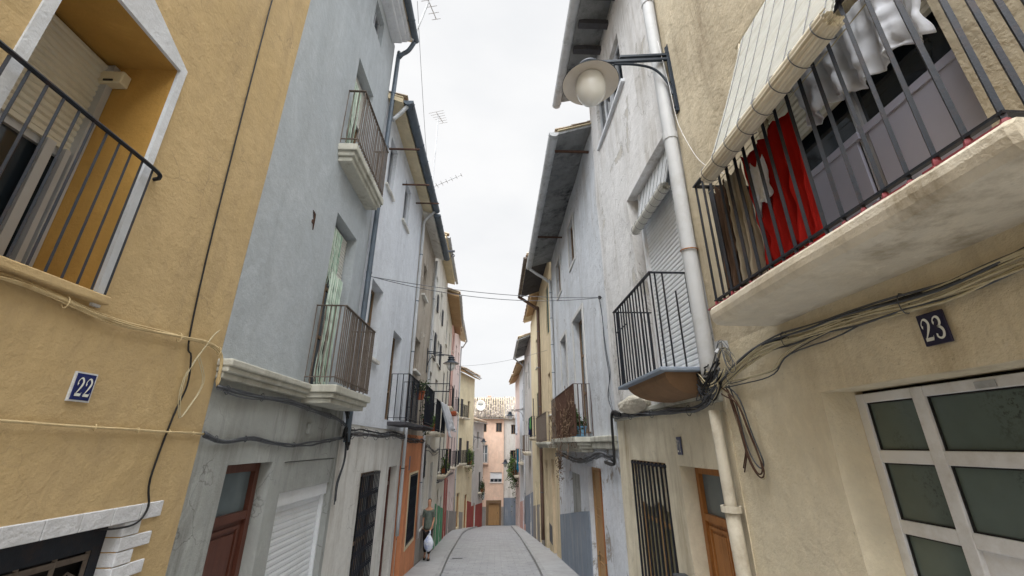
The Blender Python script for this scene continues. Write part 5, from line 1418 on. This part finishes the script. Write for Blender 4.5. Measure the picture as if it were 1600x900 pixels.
cable('drop_cable', 'cables hanging down from the knot beside the left shutter', [F2.P(6.48, .07, 2.6), F2.P(6.5, .08, 2.3), F2.P(6.42, .05, 2.0), F2.P(6.46, .04, 1.75)], .008, 'meter', 3, .03, .04)
# right side
cable('wall_cable', 'thick cream and dark cable bundle curving above the garage door on the right', [G1.P(.5, .05, 3.2), G1.P(1.2, .05, 3.19), G1.P(1.65, .04, 3.165), G1.P(2.1, .04, 3.18), G1.P(2.6, .05, 3.2), G1.P(3.1, .06, 3.19), G1.P(3.5, .08, 3.08), G1.P(3.75, .1, 2.98)], .007, ['cable_cream', 'cable_cream', 'meter', 'cable_cream', 'cable_grey', 'black'], 15, .04, .028, 4)
cable('wall_cable', 'thin cream wire sagging below the thick bundle on the right', [G1.P(2.2, .04, 3.16), G1.P(2.8, .05, 3.10), G1.P(3.0, .06, 3.0), G1.P(3.4, .06, 2.98), G1.P(3.8, .1, 3.0)], .005, ['cable_cream', 'meter'], 4, .03, .03)
cable('cable_knot', 'large black knot of cables under the grey downpipe on the right', [G2.P(3.6, .12, 3.12), G2.P(3.85, .13, 2.98), G2.P(4.0, .14, 3.05), G2.P(3.85, .12, 2.9), G2.P(3.7, .12, 3.02), G2.P(3.95, .13, 2.92), G2.P(4.1, .1, 3.0), G2.P(3.8, .14, 3.1)], .0075, ['black', 'cable_grey', 'meter', 'cable_cream'], 14, .06, .16)
cable('cable_loop', 'thin pale grey wires looping out of a bracket above the knot on the right', [G1.P(3.62, .05, 3.33), G1.P(3.58, .08, 3.22), G1.P(3.5, .1, 3.1), G1.P(3.42, .1, 3.1), G1.P(3.46, .08, 3.2), G1.P(3.6, .08, 3.33), G1.P(3.72, .1, 3.2), G1.P(3.85, .12, 3.05)], .0035, ['cable_grey', 'cable_cream', 'meter'], 6, .05, .1)
cable('cable_loop', 'dark wires hanging in loops down the sand wall from the knot', [G1.P(3.7, .1, 2.98), G1.P(3.55, .06, 2.85), G1.P(3.45, .05, 2.6), G1.P(3.38, .04, 2.35), G1.P(3.45, .04, 2.3), G1.P(3.55, .04, 2.45), G1.P(3.6, .05, 2.75), G1.P(3.62, .08, 2.95)], .006, ['iron_rust', 'meter', 'cable_cream'], 4, .04, .06)
cable('drop_cable', 'rusty brown cable running down beside the cream pipe on the right', [G1.P(3.68, .06, 2.95), G1.P(3.62, .04, 2.6), G1.P(3.6, .03, 2.45), G1.P(3.72, .01, 2.3)], .006, 'iron_rust', 2, .02, .02)
cable('wall_cable', 'dark cable run along the ledge under the black balcony', [G2.P(3.8, .1, 2.95), G2.P(4.2, .07, 2.84), G2.P(5.0, .06, 2.86), G2.P(6.0, .06, 2.9), G2.P(6.8, .07, 2.92), G2.P(7.4, .08, 2.97)], .011, ['cable_grey', 'black', 'meter'], 6, .035, .03, 5)
cable('drop_cable', 'thick black cable bending down at the joint of the whitewashed and bluish houses', [G2.P(6.9, .1, 2.95), G2.P(7.25, .1, 3.02), G2.P(7.42, .1, 2.95), G2.P(7.46, .1, 2.6), G2.P(7.47, .1, 2.25), G2.P(7.6, .1, 2.18), G2.P(8.2, .08, 2.2)], .022, 'black', 2, .03, .02)
cable('wall_cable', 'dark cable run below the ledge of the bluish house', [G3.P(7.6, .1, 2.3), G3.P(8.6, .1, 2.33), G3.P(9.8, .12, 2.2), G3.P(11.5, .1, 2.15), G3.P(13.5, .1, 2.25), G3.P(15, .08, 2.2)], .016, ['black', 'meter', 'cable_grey'], 6, .06, .05, 6)
cable('drop_cable', 'thin dark wires climbing the bluish wall to the street crossing hook', [G3.P(7.82, .04, 5.28), G3.P(7.75, .03, 4.8), G3.P(7.72, .03, 4.2), G3.P(7.6, .03, 3.7), G3.P(7.75, .04, 3.35), G3.P(7.5, .06, 3.0)], .006, 'meter', 3, .02, .08)
for k, (dz, sg) in enumerate(((0, .12), (.0, .22))):
    cable('street_cable', ('upper' if k == 0 else 'lower')+' thin cable strung across the street under the sky', sag((-2.23, 6.78, 5.26), (2.08, 7.82, 5.29), sg, 12), .006, 'cable_grey', 1, 0, .0)
cable('street_cable', 'faint far cable crossing the street above the yellow houses', sag((-2.6, 22, 6.4), (2.08, 17, 6.2), .2, 8), .008, 'cable_grey', 1, 0, 0)
mb = MB(); p = G3.P(7.82, .04, 5.29); mb.lathe([(.001, -.03), (.03, -.03), (.03, .03), (.001, .03)], p, 8); mb.tube([p, p+Vector((.08, 0, 0))], .008, 5)
tag(mb.build('cable_hook', M['black']), 'black insulator hook on the bluish wall holding the street cables', 'hook')
mb = MB(); p = G1.P(3.65, .05, 3.36); mb.box(p.x-.04, p.x+.05, p.y-.03, p.y+.03, p.z-.04, p.z+.03); mb.tube([p, p+Vector((-.06, 0, -.08))], .018, 6)
tag(mb.build('cable_bracket', M['zinc']), 'grey cable bracket under the far corner of the right balcony', 'bracket')
cable('wall_cable', 'white wire hanging from the lamp bracket past the grey downpipe', [(2.0, 3.74, 7.3), (2.03, 3.72, 6.6), (2.03, 3.66, 5.9), (2.04, 3.4, 5.2), (2.0, 3.0, 4.75)], .003, 'pvc', 1, .01, .02)

# ================================================================== street life
# laundry on far balconies
cloth('white_sheet', 'long white sheet slanting off the balcony of the tall warm white house', F5.P(14.6, .4, 3.95), F5.P(17.2, .45, 3.95), .95, 'white_cloth', 4, .05, 12, .6, sway=(.25, .8, 0))
cloth('blue_towel', 'blue towel hanging from the balcony of the light blue house', G7.P(33.3, .4, 2.2), G7.P(34.6, .4, 2.2), 1.5, 'blue_cloth', 3, .04, 13)
cloth('green_towel', 'green cloth hanging from the pale yellow house balcony', G5.P(21.3, .41, 3.8), G5.P(21.7, .41, 3.8), .55, 'green_cloth', 3, .03, 14)
cloth('navy_towel', 'navy cloth hanging beside the green cloth on the pale yellow house', G5.P(21.85, .41, 3.8), G5.P(22.5, .41, 3.8), .8, 'navy_cloth', 3, .03, 15)
cloth('white_sheet', 'white sheet hanging high on the light blue house near the far lamp', G7.P(35.0, .4, 5.0), G7.P(36.2, .4, 5.0), 1.6, 'white_cloth', 4, .05, 16, .4)
plant('balcony_plant', 'dark bushy plant on the small balcony above the orange ground floor', F4.P(11.2, .25, 3.6), (.2, .25, .18), 500, .06, 'leaf_dk', 'terracotta', .1, 5)
plant('balcony_plant', 'trailing dark plant at the far end of the balcony above the orange ground floor', F4.P(12.4, .3, 2.97), (.14, .3, .4), 700, .06, 'leaf_dk', 'terracotta', .2, 6)
plant('balcony_plant', 'leggy plant on the first balcony of the tall warm white house', F5.P(14.5, .22, 2.92), (.15, .3, .3), 400, .07, 'leaf', 'terracotta', .1, 8)
plant('balcony_plant', 'small plant with red pot on the green based house balcony', F6.P(20.0, .2, 1.32), (.15, .3, .3), 400, .08, 'leaf', 'terracotta', .1, 9)
plant('balcony_plant', 'tall green plant growing on the cream yellow house balcony', F9.P(36.6, .25, .97), (.3, .35, .7), 900, .12, 'leaf', 'terracotta', .3, 10, .18, .3)
plant('balcony_plant', 'dense plant hanging from the ledge of the low corner house', F10.P(40.9, .25, -1.42), (.25, .4, .55), 700, .11, 'leaf_dk', 'terracotta', .4, 11, .16, .25)
plant('balcony_plant', 'large spiky green plant spilling over the balcony of the rosy corner house', G8.P(40.6, .35, .12), (.4, .6, .9), 1300, .16, 'leaf', 'terracotta', .6, 12, .2, .3)
plant('balcony_plant', 'second green plant hanging behind the spiky one on the rosy corner house', G8.P(38.8, .32, .12), (.3, .5, .5), 800, .13, 'leaf_dk', 'terracotta', .9, 13, .2, .3)
plant('hanging_creeper', 'dry creeper dangling under the rusty balcony at its far end', G3.P(13.2, .2, 1.8), (.1, .4, .45), 300, .05, 'twig', None, .3, 14)

# wall sign-like boxes / mailbox on peach corner
mb = MB(); FF.box(mb, -1.32, -1.02, .0, .03, -2.3, -1.7); tag(mb.build('wall_panel', M['zinc']), 'small grey blue panel on the peach wall left of the door', 'panel')

# ------------------------------------------------------------------ person with a bag
def skin_obj(name, verts, edges, radii, mat, parent=None, sub=2, root=0, loc=(0, 0, 0)):
    me = bpy.data.meshes.new(name); me.from_pydata([Vector(v) for v in verts], edges, [])
    o = bpy.data.objects.new(name, me); COL.objects.link(o); me.materials.append(mat)
    sk = o.modifiers.new('skin', 'SKIN'); sk.use_smooth_shade = True
    for i, r in enumerate(radii):
        r = r if isinstance(r, tuple) else (r, r)
        me.skin_vertices[0].data[i].radius = r
        me.skin_vertices[0].data[i].use_root = (i == root)
    sb = o.modifiers.new('sub', 'SUBSURF'); sb.levels = sub; sb.render_levels = sub
    if parent: o.parent = parent
    return o
px, py = -2.13, 15.1
pz = g(py)+.105
T = thing('person', 'person in a grey green top walking on the left pavement with a plastic bag', 'person', (px, py, pz))
T.scale = (.8, .9, 1)
# walking toward the camera; y forward is -y
V = [(0, 0, .90), (0, .0, 1.08), (0, .01, 1.28), (0, .02, 1.40), (0, .0, 1.49), (0, -.01, 1.56), (0, -.015, 1.64), (0, 0, 1.70),      # 0 pelvis .. 7 crown
     (.17, .01, 1.36), (.21, .03, 1.12), (.16, -.1, .90), (.1, -.16, .82),                         # right arm
     (-.17, .01, 1.36), (-.21, -.02, 1.12), (-.2, -.1, .92), (-.2, -.12, .84),
     (.09, -.01, .82), (.09, -.08, .48), (.09, -.02, .1), (.09, -.12, .04),
     (-.09, .01, .82), (-.09, .06, .48), (-.09, .18, .12), (-.09, .08, .04)]
Eg = [(0, 1), (1, 2), (2, 3), (3, 4), (4, 5), (5, 6), (6, 7), (3, 8), (8, 9), (9, 10), (10, 11), (3, 12), (12, 13), (13, 14), (14, 15),
      (0, 16), (16, 17), (17, 18), (18, 19), (0, 20), (20, 21), (21, 22), (22, 23)]
Rr = [(.15, .11), (.13, .1), (.15, .11), (.12, .09), .055, (.075, .085), (.08, .095), (.05, .06),
      .055, .042, .03, .032, .055, .042, .03, .032, .085, .058, .038, .035, .085, .058, .038, .035]
skin_obj('body', V, Eg, Rr, M['skin'], T)
sv = V[0:4]+[V[8], (.2, .02, 1.2), V[12], (-.2, .0, 1.2)]
skin_obj('shirt', [(0, 0, .80), (0, 0, .96)]+V[1:4]+[V[8], (.205, .025, 1.16), V[12], (-.205, -.01, 1.16)], [(0, 1), (1, 2), (2, 3), (3, 4), (4, 5), (5, 6), (4, 7), (7, 8)],
         [(.19, .15), (.19, .15), (.175, .14), (.18, .145), (.13, .105), .08, .065, .08, .065], M['shirt'], T)
skin_obj('trousers', [(0, 0, .93), V[16], V[17], (.09, -.03, .16), V[20], V[21], (-.09, .16, .18)], [(0, 1), (1, 2), (2, 3), (0, 4), (4, 5), (5, 6)],
         [(.19, .15), .12, .095, .075, .12, .095, .075], M['trousers'], T)
skin_obj('hair', [(0, .035, 1.58), (0, .03, 1.66), (0, .005, 1.72)], [(0, 1), (1, 2)], [(.075, .07), (.09, .085), (.06, .06)], M['hair'], T)
for (fx, fy) in ((.09, -.06), (-.09, .14)):
    mb = MB(); mb.lathe([(.0, 0), (.05, 0), (.055, .03), (.045, .07), (.0, .085)], (px+fx, py+fy, pz), 10); mb.lathe([(.0, 0), (.045, 0), (.045, .03), (.03, .05), (.0, .055)], (px+fx, py+fy-.09, pz), 10); mb.build('shoe', M['shoe'], T)
mb = MB()
for (ex) in (-.03, .03): mb.lathe([(.0, -.008), (.009, -.004), (.009, .004), (.0, .008)], (px+ex, py-.098, pz+1.63), 8)
mb.build('eyes', M['hair'], T)
# bag: knotted plastic carrier hanging from the hand
bc = Vector((px+.08, py-.24, pz+.52)); bm = bmesh.new(); bmesh.ops.create_icosphere(bm, subdivisions=4, radius=1)
mb = MB()
for v in bm.verts:
    c = v.co.copy(); t = (c.z+1)/2
    w = (1-.55*max(0, t-.55)/.45)*(1+.12*noise.noise(c*3))
    v.co = Vector((c.x*.15*w, c.y*.11*w, c.z*.24))+bc
mb.mesh([v.co.copy() for v in bm.verts], [tuple(v.index for v in f.verts) for f in bm.faces]); bm.free()
mb.tube(cr([bc+Vector((0, 0, .2)), bc+Vector((.03, 0, .27)), bc+Vector((.02, .02, .33))], 4), [.035]*4+[.02]*5, 6)
tag(mb.build('carrier_bag', M['bagw'], smooth=True), 'full white and blue plastic carrier bag held by the walking person', 'bag')

# ================================================================== sky and light
w = bpy.data.worlds.new('World'); SC.world = w; w.use_nodes = True
nt = w.node_tree; bg = nt.nodes['Background']
sky = nt.nodes.new('ShaderNodeTexSky'); sky.sky_type = 'NISHITA'; sky.sun_disc = False
SUN_EL, SUN_AZ = math.radians(62), math.radians(195)     # azimuth clockwise from +y: behind the camera
sky.sun_elevation = SUN_EL; sky.sun_rotation = SUN_AZ; sky.air_density = 1.0; sky.dust_density = 3; sky.altitude = 400
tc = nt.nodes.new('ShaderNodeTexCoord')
# overcast deck: broad bright patch added around the sun, out of view, to light the walls, soft cloud mottling
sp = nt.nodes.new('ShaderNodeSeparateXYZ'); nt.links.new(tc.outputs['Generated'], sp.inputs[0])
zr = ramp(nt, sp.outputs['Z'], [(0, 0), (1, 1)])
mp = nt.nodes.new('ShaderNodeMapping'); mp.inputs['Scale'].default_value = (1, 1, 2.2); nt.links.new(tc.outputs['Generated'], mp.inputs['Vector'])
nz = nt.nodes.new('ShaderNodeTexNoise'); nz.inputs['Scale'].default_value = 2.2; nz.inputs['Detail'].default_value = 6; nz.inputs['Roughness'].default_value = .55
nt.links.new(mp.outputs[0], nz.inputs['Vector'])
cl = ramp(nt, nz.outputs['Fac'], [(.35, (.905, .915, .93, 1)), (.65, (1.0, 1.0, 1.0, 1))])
DECK_LOW, DECK_SUN = 4.65, 28.0
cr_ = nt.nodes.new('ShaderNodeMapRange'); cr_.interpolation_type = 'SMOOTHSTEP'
cr_.inputs['From Min'].default_value = .50; cr_.inputs['From Max'].default_value = .95; cr_.inputs['To Min'].default_value = DECK_LOW; cr_.inputs['To Max'].default_value = DECK_SUN
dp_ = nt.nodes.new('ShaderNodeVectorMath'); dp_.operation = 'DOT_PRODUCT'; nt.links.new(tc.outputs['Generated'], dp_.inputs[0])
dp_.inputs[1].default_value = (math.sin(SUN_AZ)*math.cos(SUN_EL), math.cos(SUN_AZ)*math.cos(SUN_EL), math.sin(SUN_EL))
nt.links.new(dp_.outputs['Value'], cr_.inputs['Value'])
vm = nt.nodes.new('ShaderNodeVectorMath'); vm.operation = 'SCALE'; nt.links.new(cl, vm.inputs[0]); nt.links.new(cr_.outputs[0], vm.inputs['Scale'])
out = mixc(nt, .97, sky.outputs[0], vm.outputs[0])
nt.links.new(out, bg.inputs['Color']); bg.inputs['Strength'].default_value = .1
sd = bpy.data.lights.new('sun', 'SUN'); so = bpy.data.objects.new('sun', sd); COL.objects.link(so)
sd.energy = 1.3; sd.angle = math.radians(35); sd.color = (1, .97, .93)
dirv = Vector((math.sin(SUN_AZ)*math.cos(SUN_EL), math.cos(SUN_AZ)*math.cos(SUN_EL), math.sin(SUN_EL)))
so.rotation_euler = dirv.to_track_quat('Z', 'Y').to_euler()
so.location = dirv*60

cam = bpy.data.cameras.new('camera'); co = bpy.data.objects.new('camera', cam); COL.objects.link(co)
cam.sensor_width = 36; cam.lens = 645/1600*36; cam.clip_start = .05; cam.clip_end = 1500
co.location = (0, 0, 2.5); co.rotation_euler = (math.radians(90+20.8), 0, -math.radians(2.07))
SC.camera = co
SC.view_settings.view_transform = 'Standard'; SC.view_settings.look = 'None'; SC.view_settings.exposure = 1.1; SC.view_settings.gamma = 1
SC.cycles.max_bounces = 6; SC.cycles.diffuse_bounces = 5
